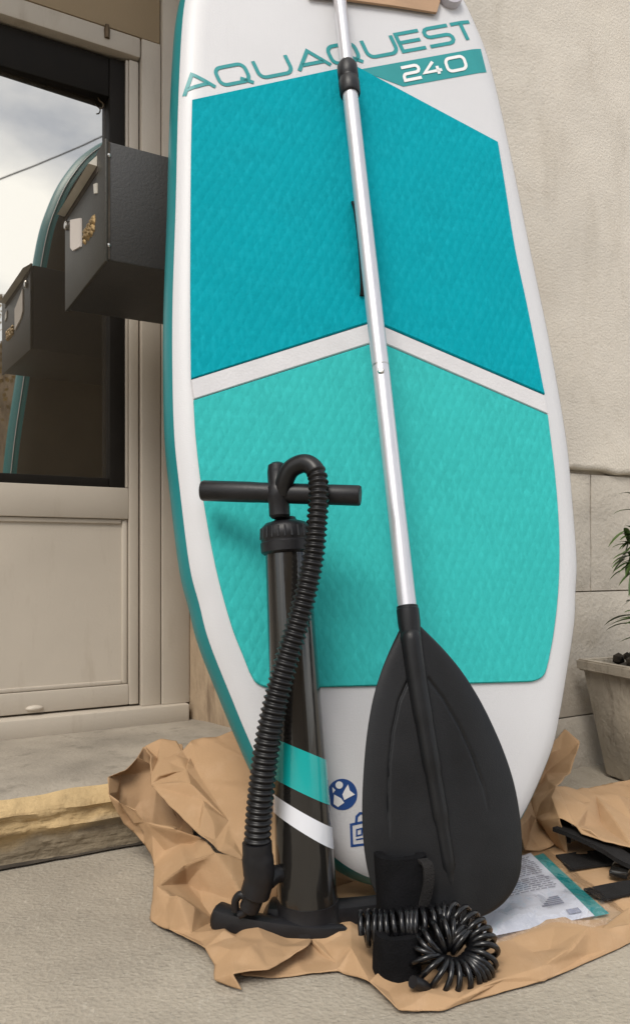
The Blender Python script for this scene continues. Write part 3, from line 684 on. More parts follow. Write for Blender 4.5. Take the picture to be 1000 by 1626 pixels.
for j in range(NY+1):
    y = ymin + (ymax-ymin)*(.0012+.9976*(.5-.5*math.cos(math.pi*j/NY))); s = span(y); rf, rb_ = [], []
    for i in range(NX+1):
        t_ = i/NX; x = s[0]+(s[1]-s[0])*t_; wd = s[1]-s[0]
        e = max(0, 1-(2*t_-1)**8); sx = spine_x(y)
        bow = -.010*((x-sx)/.09)**2
        dl = near(rib_l, Vector((x, y))); dr = near(rib_r, Vector((x, y)))
        dsp = abs(x-sx); step_ = -.0022*math.exp(-(min(dl, dr)/.0014)**2)*min(1, max(0, min((Vector((x, y))-rib_l[-1]).length, (Vector((x, y))-rib_r[-1]).length)/.035)) + .0030*math.exp(-(dsp/.020)**2)
        zf = bow + .003*e + step_
        rf.append(bm.verts.new(PT + bx*x + by*y + bn*zf)); rb_.append(bm.verts.new(PT + bx*x + by*y + bn*(bow-.003*e-.0004)))
    rowsF.append(rf); rowsB.append(rb_)
for j in range(NY):
    for i in range(NX):
        bm.faces.new((rowsF[j][i], rowsF[j][i+1], rowsF[j+1][i+1], rowsF[j+1][i])); bm.faces.new((rowsB[j][i], rowsB[j+1][i], rowsB[j+1][i+1], rowsB[j][i+1]))
    for i in (0, NX): bm.faces.new((rowsF[j][i], rowsF[j+1][i], rowsB[j+1][i], rowsB[j][i]))
for j in (0, NY):
    for i in range(NX): bm.faces.new((rowsF[j][i], rowsB[j][i], rowsB[j][i+1], rowsF[j][i+1]))
blade = obj('blade', bm, M['blade'], paddle, 70)
spp = [PC + ax*.004, PC-ax*.03] + [PT + bx*c.x + by*c.y + bn*h_ for c, h_ in zip(cen, (.006, .0055, .005, .0042, .0032, .0015, -.003))]
bm = bmesh.new(); tube(bm, spline(spp, 6), [.0128]*6 + [.0128]*6 + [.0122]*6 + [.0118]*6 + [.0110]*6 + [.0098]*6 + [.0082]*6 + [.0060]*6 + [.004], 20); sub('spine', bm, M['blade'], blade, 60)
bm = bmesh.new(); lathe(bm, PC-ax*.004, ax, [(.0120, -.03), (.0135, -.012), (.0135, .004), (.0122, .0055), (.0113, .0056)], 24); sub('socket', bm, M['blade'], blade)

# ================================================================== PUMP
Pb, Pt = at(488, 1436, .905), at(455, 862, .945)
pax = (Pt-Pb).normalized(); pl = (Pt-Pb).length
pump = thing('hand_pump', Vector((Pb.x, Pb.y, 0)), 'black hand pump with teal and white bands in front of the board', 'pump')
RB, RT = .0350, .0262
rad_at = lambda h_: RB+(RT-RB)*h_/pl
bm = bmesh.new(); lathe(bm, Pb, pax, [(RB, -.012)] + [(rad_at(pl*k/8), pl*k/8) for k in range(9)], 48); obj('cylinder', bm, M['black_gloss'], pump)
pside = Vector((pax.z, 0, -pax.x)).normalized(); pfr = pax.cross(pside); pfr = pfr if pfr.y < 0 else -pfr
def hpx(px, py):
    r = ray(px, py); pln = pfr; o = Pb+pfr*rad_at(.2)
    p = CAM + r*((o-CAM).dot(pln)/r.dot(pln)) - Pb; return p.dot(pax)
def band(name, topL, topR, botL, botR, m):
    bm = bmesh.new(); pr = None
    for k in range(49):
        th = 2*math.pi*k/48; sx = math.cos(th); 
        t_ = (sx+1)/2; ht, hb = topL+(topR-topL)*t_, botL+(botR-botL)*t_
        lift = .005*max(0, math.sin(th))
        dirv = pside*math.cos(th)+pfr*math.sin(th)
        row = [bm.verts.new(Pb+pax*h_+dirv*(rad_at(h_)+.0005)) for h_ in (ht+lift, hb+lift)]
        if pr: bm.faces.new((pr[0], row[0], row[1], pr[1]))
        pr = row
    obj(name, bm, m, pump, 60)
band('teal_band', hpx(430, 1176), hpx(522, 1214), hpx(434, 1242), hpx(527, 1288), M['tband'])
band('white_band', hpx(434, 1268), hpx(528, 1324), hpx(436, 1298), hpx(532, 1360), M['wband'])
# cap with ribs
bm = bmesh.new(); cp = Pb+pax*(pl-.012); lathe(bm, cp, pax, [(RT+.0010, -.002), (RT+.0050, .001), (RT+.0055, .012), (RT+.0042, .0135), (RT+.0042, .016), (RT+.0052, .0175), (RT+.004, .030), (RT-.002, .036), (.014, .039), (.012, .043), (.004, .044)], 40)
capo = obj('cap', bm, M['black'], pump)
bm = bmesh.new()
for k in range(24):
    th = 2*math.pi*k/24; dv = pside*math.cos(th)+pfr*math.sin(th); c0 = cp+dv*(RT+.0046)
    tube(bm, [c0+pax*.017, c0+pax*.030-dv*.001], .0014, 6)
sub('grip_ribs', bm, M['black'], capo)['kind'] = 'stuff'
hub = at(442, 783, .935)
bm = bmesh.new(); tube(bm, [cp+pax*.04, hub], .0062, 16); obj('piston_rod', bm, M['steel'], pump)
bm = bmesh.new(); lathe(bm, hub-pax*.030, pax, [(.0095, 0), (.0125, .003), (.0125, .018), (.0150, .024), (.0150, .036), (.0120, .040), (.0118, .056), (.0105, .064), (.006, .067)], 24); obj('hub', bm, M['black'], pump)
hL, hR = at(321, 779, .955), at(572, 787, .915)
bm = bmesh.new(); hd = (hR-hL).normalized()
rr_ = tube(bm, [hL, hL+hd*.002, hL+hd*.06, hub.lerp(hL, .25), hub.lerp(hR, .25), hR-hd*.05, hR-hd*.0015, hR], [.0118, .0126, .0126, .0122, .0122, .0121, .0121, .0112], 28, caps=False)
e1 = tube(bm, [hR, hR-hd*.03], .0100, 28, caps=True); e2 = tube(bm, [hL, hL+hd*.03], .0100, 28, caps=True)
handle = obj('handle', bm, M['black'], pump, 50)
# hose: up from the hub, over and down to the foot
hp = [(449, 785, .930), (452, 764, .926), (463, 744, .922), (485, 736, .916), (502, 750, .908), (506, 785, .900), (503, 830, .894), (498, 880, .890), (488, 930, .886), (474, 985, .882), (459, 1035, .879), (445, 1085, .876), (433, 1135, .873), (423, 1190, .871), (416, 1245, .870), (411, 1295, .870), (408, 1345, .870)]
path = spline([at(*q) for q in hp], 40)
smooth_n = 40*4
bm = bmesh.new(); tube(bm, path[:smooth_n+1], [.0105+.0006*min(1, k/60) for k in range(smooth_n+1)], 20); obj('hose_elbow', bm, M['rubber'], pump)
cp_ = path[smooth_n-4:]; acc = 0; rad = []; pr = cp_[0]
for p in cp_:
    acc += (p-pr).length; pr = p; f_ = acc/.52
    base_r = .0108 + .0040*min(1, max(0, (acc)/.33)); rad.append(base_r + .0016*math.sin(acc*2*math.pi/.0068))
# resample finely so each corrugation is round
dense = []; dr_ = []; acc = 0; L_ = [0]
for a, b_ in zip(cp_, cp_[1:]): L_.append(L_[-1]+(b_-a).length)
tot = L_[-1]; stp = .0068/8; i = 0; x = 0
while x < tot:
    while L_[i+1] < x: i += 1
    f_ = (x-L_[i])/max(1e-9, L_[i+1]-L_[i]); dense.append(cp_[i].lerp(cp_[i+1], f_))
    br = .0104 + .0034*min(1, x/.33); wv = math.sin(x*2*math.pi/.0068); dr_.append(br + .0014*math.copysign(abs(wv)**.7, wv)); x += stp
bm = bmesh.new(); tube(bm, dense, dr_, 18); obj('hose', bm, M['rubber'], pump, 60)
cuff = [at(408, 1338, .870), at(409, 1362, .870), at(411, 1395, .872), at(403, 1425, .875), at(394, 1447, .878)]
bm = bmesh.new(); tube(bm, spline(cuff, 5), [.0165]*5+[.0175]*5+[.0165]*5+[.0115]*5+[.008], 20); obj('hose_cuff', bm, M['black'], pump)
bm = bmesh.new(); tube(bm, spline([at(424, 1400, .880), at(440, 1388, .89), at(462, 1392, .90)], 5), .010, 14); obj('hose_inlet', bm, M['black'], pump)
# foot: central block and wings
def wing(P, wd, hts, name):
    bm = bmesh.new(); pr = None; P = spline(P, 6); n_ = len(P)
    for k, p in enumerate(P):
        T = (P[min(k+1, n_-1)]-P[max(k-1, 0)]); T.z = 0; T.normalize(); s = Vector((-T.y, T.x, 0)); t_ = k/(n_-1); hh = hts[0]+(hts[1]-hts[0])*t_; ww = wd[0]+(wd[1]-wd[0])*t_
        if k in (0, n_-1): hh *= .55; ww *= .6
        row = [bm.verts.new(p+s*(x*ww)+Vector((0, 0, z*hh))) for x, z in ((-1, 0), (-1.02, .5), (-.85, .88), (-.4, 1), (.4, 1), (.85, .88), (1.02, .5), (1, 0))]
        if pr:
            for i in range(8): bm.faces.new((pr[i], pr[(i+1) % 8], row[(i+1) % 8], row[i]))
        else: bm.faces.new(row)
        pr = row
    bm.faces.new(pr[::-1]); return obj(name, bm, M['black'], pump, 50)
zf = .012
def gz(px, py, z=zf): return onz(px, py, z)
wing([gz(340, 1466), gz(385, 1476), gz(450, 1483), gz(510, 1486), gz(552, 1481)], (.014, .006), (.024, .008), 'foot_bar')
wing([gz(420, 1462), gz(480, 1465), gz(540, 1460), gz(600, 1452), gz(640, 1446)], (.020, .013), (.024, .018), 'foot_bar')
bm = bmesh.new(); lathe(bm, Vector((Pb.x, Pb.y, .006)), Vector((0, 0, 1)), [(.040, 0), (.040, .010), (.037, .016), (.0355, .034)], 32); obj('base_block', bm, M['black'], pump)
hkp = spline([at(374, 1447, .880), at(374, 1430, .878), at(383, 1421, .876), at(392, 1430, .874), at(389, 1448, .874), at(380, 1454, .876)], 5)
bm = bmesh.new(); tube(bm, hkp, .0045, 10); obj('hose_hook', bm, M['black'], pump)

# ================================================================== KRAFT PAPER
def crumple(name, pts, faces, label, seed=1, th=.0006):
    """stiff paper: flat facets between sharp, slightly rounded creases"""
    bm = bmesh.new(); V = {k: bm.verts.new(p) for k, p in pts.items()}; used = set()
    for f in faces:
        used.update(f); bm.faces.new([V[k] for k in f])
    for k, v in V.items():
        if k not in used: bm.verts.remove(v)
    bmesh.ops.triangulate(bm, faces=bm.faces[:]); bmesh.ops.recalc_face_normals(bm, faces=bm.faces[:]); bm.normal_update()
    rf = random.Random(seed)
    for rnd_ in range(2):                             # break the larger facets with off-centre creases
        lim = (.050, .030)[rnd_]
        es = [e for e in bm.edges if e.calc_length() > lim and rf.random() < (.75, .36)[rnd_]]
        old = set(bm.verts)
        bmesh.ops.subdivide_edges(bm, edges=es, cuts=1, use_grid_fill=False)
        bmesh.ops.triangulate(bm, faces=[f for f in bm.faces if len(f.verts) > 3]); bm.normal_update()
        for v in bm.verts:
            if v in old: continue
            n_ = v.normal.copy(); j = Vector((rf.uniform(-1, 1), rf.uniform(-1, 1), rf.uniform(-1, 1)))*(.007, .004)[rnd_]
            edge_ = v.is_boundary
            v.co += j*(.45 if edge_ else 1) + n_*rf.uniform(-1, 1)*(.0066, .0032)[rnd_]*(.35 if edge_ else 1)
            v.co.z = max(v.co.z, .0015)
    cl = bm.edges.layers.float.get('crease_edge') or bm.edges.layers.float.new('crease_edge')
    for e in bm.edges: e[cl] = rf.choice((.35, .6, .8, .9, .97)) if len(e.link_faces) > 1 else .9
    me = bpy.data.meshes.new('tmp'); bm.to_mesh(me); bm.free()
    o = bpy.data.objects.new('tmp', me); col.objects.link(o)
    md = o.modifiers.new('s', 'SUBSURF'); md.levels = 3; md.render_levels = 3
    dg = bpy.context.evaluated_depsgraph_get(); dg.update()
    ev = bpy.data.meshes.new_from_object(o.evaluated_get(dg)); bpy.data.objects.remove(o)
    b2 = bmesh.new(); b2.from_mesh(ev); b2.normal_update()
    for v in b2.verts:
        v.co += noise.noise_vector(v.co*70)*(.0010 if v.is_boundary else .0003) + v.normal*(.0006*(1-2*abs(noise.noise(v.co*34))) if not v.is_boundary else 0)
        if v.co.z < .0015: v.co.z = .0015
    org = sum((v.co for v in b2.verts), Vector())/len(b2.verts); org.z = 0
    o = obj(name, b2, M['kraft'], None, 14, label=label, cat='packing paper', origin=org)
    sm = o.modifiers.new('thickness', 'SOLIDIFY'); sm.thickness = th; sm.offset = 1
    return o
G = lambda x, y, z=.004: onz(x, y, z)
K = dict(P1=G(235, 1462, .002), P2=at(246, 1423, .975), P3=at(246, 1371, 1.055), P4=at(209, 1319, 1.105), P5=at(170, 1262, 1.098), P6=at(174, 1237, 1.118), P7=at(216, 1202, 1.155), P8=at(228, 1182, 1.185),
  P8b=at(252, 1177, 1.19), P9=at(282, 1180, 1.19), P10=at(286, 1190, 1.165), P11=at(254, 1238, 1.10), P11b=at(243, 1228, 1.12), P12=at(238, 1251, 1.10), P13=at(306, 1178, 1.18), P14=at(376, 1158, 1.17), P14b=at(440, 1185, 1.16),
  P15=at(410, 1215, 1.11), P15b=at(470, 1310, 1.04), P16=at(313, 1273, 1.055), P16b=at(300, 1225, 1.12), P17=at(352, 1299, 1.03), P18=at(360, 1335, 1.01), P19=at(345, 1351, .99), P20=at(390, 1366, .99), P20b=at(460, 1380, .98), P21=at(319, 1331, 1.03), P21b=at(314, 1322, 1.015), P22=at(280, 1309, 1.03),
  P23=at(222, 1293, 1.068), P24=at(194, 1273, 1.085), I1=at(204, 1310, 1.12), I2=at(258, 1345, 1.11), I3=at(322, 1362, 1.06), J1=at(196, 1228, 1.148), J2=at(246, 1232, 1.172), J3=at(300, 1285, 1.165), J4=at(300, 1240, 1.19), P8k=at(229, 1184, 1.20), P9k=at(286, 1184, 1.21), P26=at(339, 1353, .975), P27=at(295, 1383, .962), P28=at(251, 1416, .942), P29=at(306, 1397, .985),
  Q1=at(388, 1425, .955), Q2=G(470, 1425, .006), P30=at(345, 1457, .925), P31=at(280, 1434, .908), P34=at(295, 1475, .886), P34b=at(262, 1478, .900), P32=at(368, 1486, .868), P33=at(324, 1514, .845), P37=at(420, 1487, .850), P38=at(460, 1487, .853), P39=at(486, 1508, .828),
  P40=at(420, 1537, .792), P41=at(372, 1544, .786), N0=G(362, 1518, .003), N1=G(386, 1551, .002), N2=G(440, 1553, .002), N3=G(490, 1500, .004), N4=G(420, 1492, .004), P42=at(343, 1532, .822), P43=at(382, 1577, .774), P44=at(352, 1556, .800),
  R1=G(500, 1494, .010), R2=at(536, 1527, .828), R3=G(556, 1519, .012), R4=G(610, 1512, .006), E0=G(486, 1546), E1=G(536, 1543), E2=G(552, 1546), E3=at(581, 1560, .786), E4=G(630, 1607, .002), E5=G(698, 1611, .002), T5=at(672, 1584, .760), T6=at(727, 1577, .762), E6=G(730, 1591, .002), T7=at(870, 1533, .812), E7=G(868, 1560, .002), T8=at(1000, 1476, .895), E8=G(1000, 1499, .002), T9=at(1090, 1432, .965), E9=G(1090, 1456, .002),
  S1=G(660, 1520, .006), S2=G(760, 1515, .006), S3=G(880, 1490, .006), S4=G(1000, 1445, .006), S5=G(1090, 1410, .006), U1=G(560, 1455, .006), U2=G(700, 1455, .005), U3=G(850, 1430, .005), U4=G(980, 1395, .005), U5=G(1090, 1370, .005), V1=G(560, 1400, .004), V2=G(720, 1375, .004), V3=G(860, 1345, .004), V4=G(1000, 1330, .004), V5=G(1090, 1320, .004))
FA = [('P1', 'P34b', 'P34', 'P31'), ('P1', 'P31', 'P28', 'P2'), ('P2', 'P28', 'P27', 'P3'), ('P3', 'P27', 'P26', 'P21'), ('P3', 'P21', 'P22'), ('P3', 'P22', 'P23', 'P4'), ('P4', 'P23', 'P24', 'P5'),
  ('P5', 'P24', 'I1'), ('P5', 'I1', 'J1', 'P6'), ('P24', 'P23', 'I2', 'I1'), ('P23', 'P22', 'I3', 'I2'), ('P22', 'P21', 'I3'), ('I1', 'I2', 'J2', 'J1'), ('I2', 'I3', 'J3', 'J2'), ('P6', 'J1', 'P7'), ('J1', 'J2', 'P8k', 'P7'), ('J2', 'J4', 'P9k', 'P8k'), ('J2', 'J3', 'J4'), ('P8', 'P11b', 'P11', 'P8b'), ('P8b', 'P11', 'P10', 'P9'),
  ('P12', 'P16b', 'P11', 'P11b'), ('P11', 'P16b', 'P13', 'P10'), ('P12', 'P21b', 'P16', 'P16b'), ('P21b', 'P19', 'P16'), ('P19', 'P18', 'P17', 'P16'), ('P16b', 'P16', 'P17', 'P13'), ('P13', 'P17', 'P15', 'P14'), ('P14', 'P15', 'P14b'), ('P17', 'P18', 'P20', 'P15'), ('P15', 'P20', 'P15b', 'P14b'), ('P19', 'P20', 'P18'),
  ('P20', 'P20b', 'P15b'), ('P26', 'P20', 'Q1', 'P29'), ('P26', 'P29', 'P27'), ('P20', 'P20b', 'Q2', 'Q1'), ('P28', 'P29', 'P27'), ('P31', 'P29', 'P28'), ('P29', 'Q1', 'P30'), ('P31', 'P30', 'P29'), ('P34', 'P32', 'P30', 'P31'), ('P34', 'P33', 'P32'), ('P34b', 'P33', 'P34'), ('P33', 'P42', 'P41', 'P32'), ('P32', 'P41', 'P40', 'P37'), ('P37', 'P40', 'P39', 'P38'), ('P42', 'P44', 'P41'), ('P44', 'P43', 'P41'),
  ('P30', 'P32', 'P37', 'Q1'), ('Q1', 'P37', 'P38', 'Q2'), ('P38', 'P39', 'R1'), ('P38', 'R1', 'U1', 'Q2'), ('R1', 'R2', 'R3', 'U1'), ('N0', 'N1', 'N2', 'N4'), ('N4', 'N2', 'E0', 'N3'), ('N3', 'E0', 'E1', 'R2'), ('N3', 'R2', 'R1'), ('R2', 'E1', 'E2', 'R3'), ('R3', 'E2', 'E3', 'R4'), ('U1', 'R3', 'R4', 'U2'), ('R4', 'E3', 'T5', 'S1'), ('E3', 'E4', 'E5', 'T5'), ('U2', 'R4', 'S1'), ('S1', 'T5', 'T6', 'S2'), ('T5', 'E5', 'E6', 'T6'), ('U2', 'S1', 'S2', 'U3'), ('S2', 'T6', 'T7', 'S3'), ('T6', 'E6', 'E7', 'T7'), ('U3', 'S2', 'S3', 'U4'), ('S3', 'T7', 'T8', 'S4'), ('T7', 'E7', 'E8', 'T8'), ('U4', 'S3', 'S4'), ('S4', 'T8', 'T9', 'S5'), ('T8', 'E8', 'E9', 'T9'), ('U4', 'S4', 'S5', 'U5'),
  ('Q2', 'U1', 'V1', 'P20b'), ('U1', 'U2', 'V2', 'V1'), ('U2', 'U3', 'V3', 'V2'), ('U3', 'U4', 'V4', 'V3'), ('U4', 'U5', 'V5', 'V4'), ('P20b', 'V1', 'P15b')]
crumple('kraft_paper', K, FA, 'large crumpled brown kraft paper sheet lying under the board and pump')
K2 = dict(A=at(898, 1160, 1.40), A2=at(921, 1177, 1.36), A3=at(905, 1226, 1.30), A4=at(936, 1253, 1.30), A5=at(1005, 1238, 1.42), A6=at(1090, 1232, 1.50), B1=at(870, 1225, 1.36), B2=at(886, 1252, 1.22), B3=at(940, 1262, 1.24), B4=at(1005, 1268, 1.28), B5=at(1090, 1270, 1.32), C0=at(850, 1300, 1.2), C1=at(886, 1298, 1.115), C2=at(912, 1311, 1.09), C3=at(925, 1322, 1.075), C4=at(962, 1337, 1.06), C5=at(1003, 1350, 1.05), C6=at(1090, 1370, 1.04),
  D0=at(815, 1310, 1.12), D1=G(830, 1350, .012), D2=G(886, 1345, .012), D3=G(905, 1357, .010), D0b=at(840, 1262, 1.28), A0=at(850, 1200, 1.36))
F2 = [('A', 'A2', 'B1'), ('A2', 'A3', 'B1'), ('B2', 'A4', 'B3'), ('B1', 'A3', 'B2'), ('A4', 'A5', 'B4', 'B3'), ('A5', 'A6', 'B5', 'B4'), ('B2', 'B3', 'C2', 'C1'), ('B3', 'C4', 'C3', 'C2'), ('B3', 'B4', 'C5', 'C4'), ('B4', 'B5', 'C6', 'C5'), ('B1', 'B2', 'C0', 'D0b'), ('B2', 'C1', 'C0'), ('D0b', 'C0', 'D0'), ('C0', 'C1', 'D2', 'D1'), ('D0', 'C0', 'D1'), ('C1', 'D3', 'D2'), ('A', 'B1', 'D0b', 'A0')]
crumple('kraft_paper', K2, F2, 'folded brown kraft paper by the wall draped over black straps', seed=9)

# ================================================================== LEASH
leash = thing('leash', G(690, 1530, .01), 'black coiled leash with a padded ankle cuff on the front of the paper', 'leash')
def gg_(px, py, z): return onz(px, py, z)
cpath = spline([at(574, 1474, .832), at(605, 1478, .826), at(640, 1476, .822), at(672, 1472, .822), at(698, 1466, .826), at(728, 1464, .828), at(756, 1482, .818), at(766, 1512, .804), at(752, 1540, .794), at(722, 1552, .788), at(692, 1544, .788), at(674, 1520, .797), at(686, 1492, .806), at(712, 1484, .812), at(738, 1500, .806)], 30)
L_ = [0]
for a, b_ in zip(cpath, cpath[1:]): L_.append(L_[-1]+(b_-a).length)
cpath = [p + noise.noise_vector(p*28)*.005 for p in cpath]
pts = []; x = 0; i = 0; pitch = .0070; rc = .0158; aa = Vector((0, 0, 1))
while x < L_[-1]:
    while L_[i+1] < x: i += 1
    p = cpath[i].lerp(cpath[i+1], (x-L_[i])/(L_[i+1]-L_[i])); T = (cpath[i+1]-cpath[i]).normalized(); s = T.cross(aa).normalized(); q = s.cross(T); th = x/pitch*2*math.pi + 1.5*math.sin(x*47) + .8*math.sin(x*113)
    s = (s + T*.22*math.sin(x*39+1)).normalized(); rr0 = rc*(1+.08*math.sin(x*40)+.05*math.sin(x*131)); pts.append(p + (s*math.cos(th)+q*math.sin(th))*rr0 + T*(.003*math.sin(x*55)+.0015*math.sin(x*170))); x += pitch/18
bm = bmesh.new(); tube(bm, pts, .0030, 8); obj('coil', bm, M['coil'], leash, 80)
# padded cuff: a thick curled band standing on its edge, seen end-on
def band_loop(P, wdir, wd, th, name, m):
    """thick strap following path P, wd wide along wdir"""
    bm = bmesh.new(); pr = None; n_ = len(P)
    for k, p in enumerate(P):
        T = (P[min(k+1, n_-1)]-P[max(k-1, 0)]).normalized(); nn_ = T.cross(wdir).normalized()
        row = [bm.verts.new(p+wdir*(x*wd/2)+nn_*(y*th/2)) for x, y in ((-1, -.6), (-.97, -1), (.97, -1), (1, -.6), (1, .6), (.97, 1), (-.97, 1), (-1, .6))]
        if pr:
            for i in range(8): bm.faces.new((pr[i], pr[(i+1) % 8], row[(i+1) % 8], row[i]))
        else: bm.faces.new(row)
        pr = row
    bm.faces.new(pr[::-1]); return obj(name, bm, m, leash, 50)
wdir = Vector((.97, .24, 0)).normalized()
def oval(cx_, cy_, rx, ry, a_):
    c, s_ = math.cos(a_), math.sin(a_); o = []
    for k in range(41):
        t_ = 2*math.pi*k/40; e = .62
        x, y = rx*math.copysign(abs(math.cos(t_))**e, math.cos(t_)), ry*math.copysign(abs(math.sin(t_))**e, math.sin(t_)); o.append((cx_+x*c-y*s_, cy_+x*s_+y*c))
    return o
def cuff_ring(cpos, zlo, zhi, rx, ry, a_, tilt, name, m):
    zc = (zlo+zhi)/2; P = [Vector((x, y, zc)) for x, y in oval(cpos.x, cpos.y, rx, ry, a_)]
    ups = Vector((tilt, .12, 1)).normalized()
    return band_loop(P, ups, zhi-zlo, .011, name, m)
c0 = at(637, 1405, .868)
cuff = cuff_ring(c0, .038, .106, .0225, .017, .2, -.05, 'ankle_cuff', M['neoprene'])
bm = bmesh.new(); prism(bm, [Vector((x, y, .040)) for x, y in oval(c0.x, c0.y, .020, .0145, .2)[:-1]], Vector((0, .006, .050))); obj('cuff_lining', bm, M['neoprene'], leash)
P = spline([at(670, 1366, .856), at(679, 1376, .850), at(680, 1405, .848), at(672, 1440, .848)], 6)
band_loop(P, wdir, .012, .004, 'pull_tab', M['webbing'])
c1 = at(630, 1530, .812)
cuff_ring(c1, .004, .046, .0185, .016, .25, .03, 'ankle_strap', M['neoprene'])
bm = bmesh.new(); prism(bm, [Vector((x, y, .006)) for x, y in oval(c1.x, c1.y, .017, .0145, .25)[:-1]], Vector((0, .003, .034))); obj('cuff_lining', bm, M['neoprene'], leash)
bm = bmesh.new(); tube(bm, spline([gg_(655, 1560, .02), gg_(668, 1565, .014), gg_(676, 1570, .008)], 5), .006, 12); obj('swivel', bm, M['black'], leash)

# ================================================================== BOOKLET IN A PLASTIC SLEEVE
bk = thing('booklet', G(850, 1440, .012), 'white instruction booklet and teal leaflet in a clear sleeve beside the blade', 'booklet')
# page plane: lifted slightly at the back
pg = [G(768, 1490, .012), G(944, 1455, .012), at(838, 1352, 1.000), at(735, 1400, .955)]
pg[2] = G(842, 1355, .020); pg[3] = G(720, 1395, .020)
def pagept(s, t_, lift=0.0): return pg[0].lerp(pg[1], s).lerp(pg[3].lerp(pg[2], s), t_) + Vector((0, 0, lift + .004*math.sin(s*3)*math.sin(t_*3)))
def sheet(name, s0, s1, t0, t1, lift, m, n_=10, th=.0006, prnt=bk):
    bm = bmesh.new(); g_ = {(i, j): bm.verts.new(pagept(s0+(s1-s0)*i/n_, t0+(t1-t0)*j/n_, lift)) for i in range(n_+1) for j in range(n_+1)}
    for i in range(n_):
        for j in range(n_): bm.faces.new((g_[i, j], g_[i+1, j], g_[i+1, j+1], g_[i, j+1]))
    return bm
def flat(name, bm, m, th=.002, parent=bk):
    bmesh.ops.solidify(bm, geom=bm.faces[:], thickness=-th); return obj(name, bm, m, parent, 40)
page = flat('page', sheet('page', 0, 1, 0, 1, 0, M['paper']), M['paper'], .0035)
bm = bmesh.new()
rnd = random.Random(3)
def ln(s0, s1, t0, wd):
    v = [bm.verts.new(pagept(s, t_, .0012)) for s, t_ in ((s0, t0), (s1, t0), (s1, t0+wd), (s0, t0+wd))]; bm.faces.new(v)
y_ = .93
while y_ > .42:                                    # running text of the leaflet, too small to read
    x_ = .30
    while x_ < .90:
        wl = rnd.uniform(.03, .10); ln(x_, min(.93, x_+wl), y_, .012); x_ += wl+.015
    y_ -= .030 if rnd.random() > .15 else .055
ln(.80, .92, .06, .06)
for k in range(5): ln(.62+k*.03, .84, .20+k*.022, .016)
sub('print', bm, M['ink'], page, None)['kind'] = 'stuff'
flat('leaflet', sheet('leaflet', 1.005, 1.16, .02, .97, -.003, M['leaflet']), M['leaflet'], .001)
bm = bmesh.new(); n_ = 34; g_ = {}
for i in range(n_+1):
    for j in range(n_+1):
        s = -.06+1.37*i/n_; t_ = -.10+1.14*j/n_
        e = min(i, n_-i, j, n_-j)/n_; hz = .004+.010*min(1, e*7)
        wob = noise.noise(Vector((s*5, t_*5, 2)))*.005 + noise.noise(Vector((s*13, t_*13, 5)))*.002
        s2 = s + .03*noise.noise(Vector((s*3, t_*5, 8)))*(1 if i > n_*.8 else .3) - (.09*max(0, t_-.45) + .10*max(0, .15-t_))*(max(0, s-.9)/.4)
        g_[i, j] = bm.verts.new(pagept(s2, t_, max(-.006, hz-.006+wob*(.3+min(1, e*5)))))
for i in range(n_):
    for j in range(n_): bm.faces.new((g_[i, j], g_[i+1, j], g_[i+1, j+1], g_[i, j+1]))
obj('clear_sleeve', bm, M['film'], bk, 80)

# ================================================================== BLACK STRAPS on the right
def strap(P, wd, th, m, bend=None):
    bm = bmesh.new(); pr = None; n_ = len(P)
    for k, p in enumerate(P):
        T = (P[min(k+1, n_-1)]-P[max(k-1, 0)]).normalized(); s = T.cross(Vector((0, 0, 1))).normalized(); up = s.cross(T)
        row = [bm.verts.new(p+s*x*wd/2+up*y) for x, y in ((-1, 0), (1, 0), (1, th), (-1, th))]
        if pr:
            for i in range(4): bm.faces.new((pr[i], pr[(i+1) % 4], row[(i+1) % 4], row[i]))
        else: bm.faces.new(row)
        pr = row
    bm.faces.new(pr[::-1]); return bm
cs = thing('carry_strap', G(960, 1370, .008), 'black webbing carry strap with a buckle on the paper at far right', 'strap')
obj('webbing', strap(spline([G(893, 1372, .010), G(940, 1366, .014), G(1000, 1362, .014), G(1090, 1350, .012)], 8), .050, .003, M['webbing']), M['webbing'], cs, 30)
obj('webbing', strap(spline([G(940, 1424, .010), G(1000, 1412, .012), G(1090, 1400, .012)], 8), .034, .003, M['webbing']), M['webbing'], cs, 30)
obj('webbing', strap(spline([at(888, 1318, 1.12), at(920, 1330, 1.09), at(965, 1352, 1.06), at(1010, 1378, 1.03), at(1080, 1400, 1.02)], 8), .028, .006, M['webbing']), M['webbing'], cs, 30)
bm = bmesh.new(); hexa(bm, [G(966, 1393, .016), G(996, 1398, .016), G(1004, 1384, .016), G(974, 1378, .016)] + [p+Vector((0, 0, .009)) for p in (G(966, 1393, .016), G(996, 1398, .016), G(1004, 1384, .016), G(974, 1378, .016))], .002); obj('buckle', bm, M['black_gloss'], cs)
bp_ = [at(886, 1300, 1.135), at(908, 1313, 1.11), at(906, 1340, 1.105), at(885, 1335, 1.13)]
bm = bmesh.new(); prism(bm, bp_, Vector((.012, .06, .0))); obj('padded_end', bm, M['neoprene'], cs, 30)

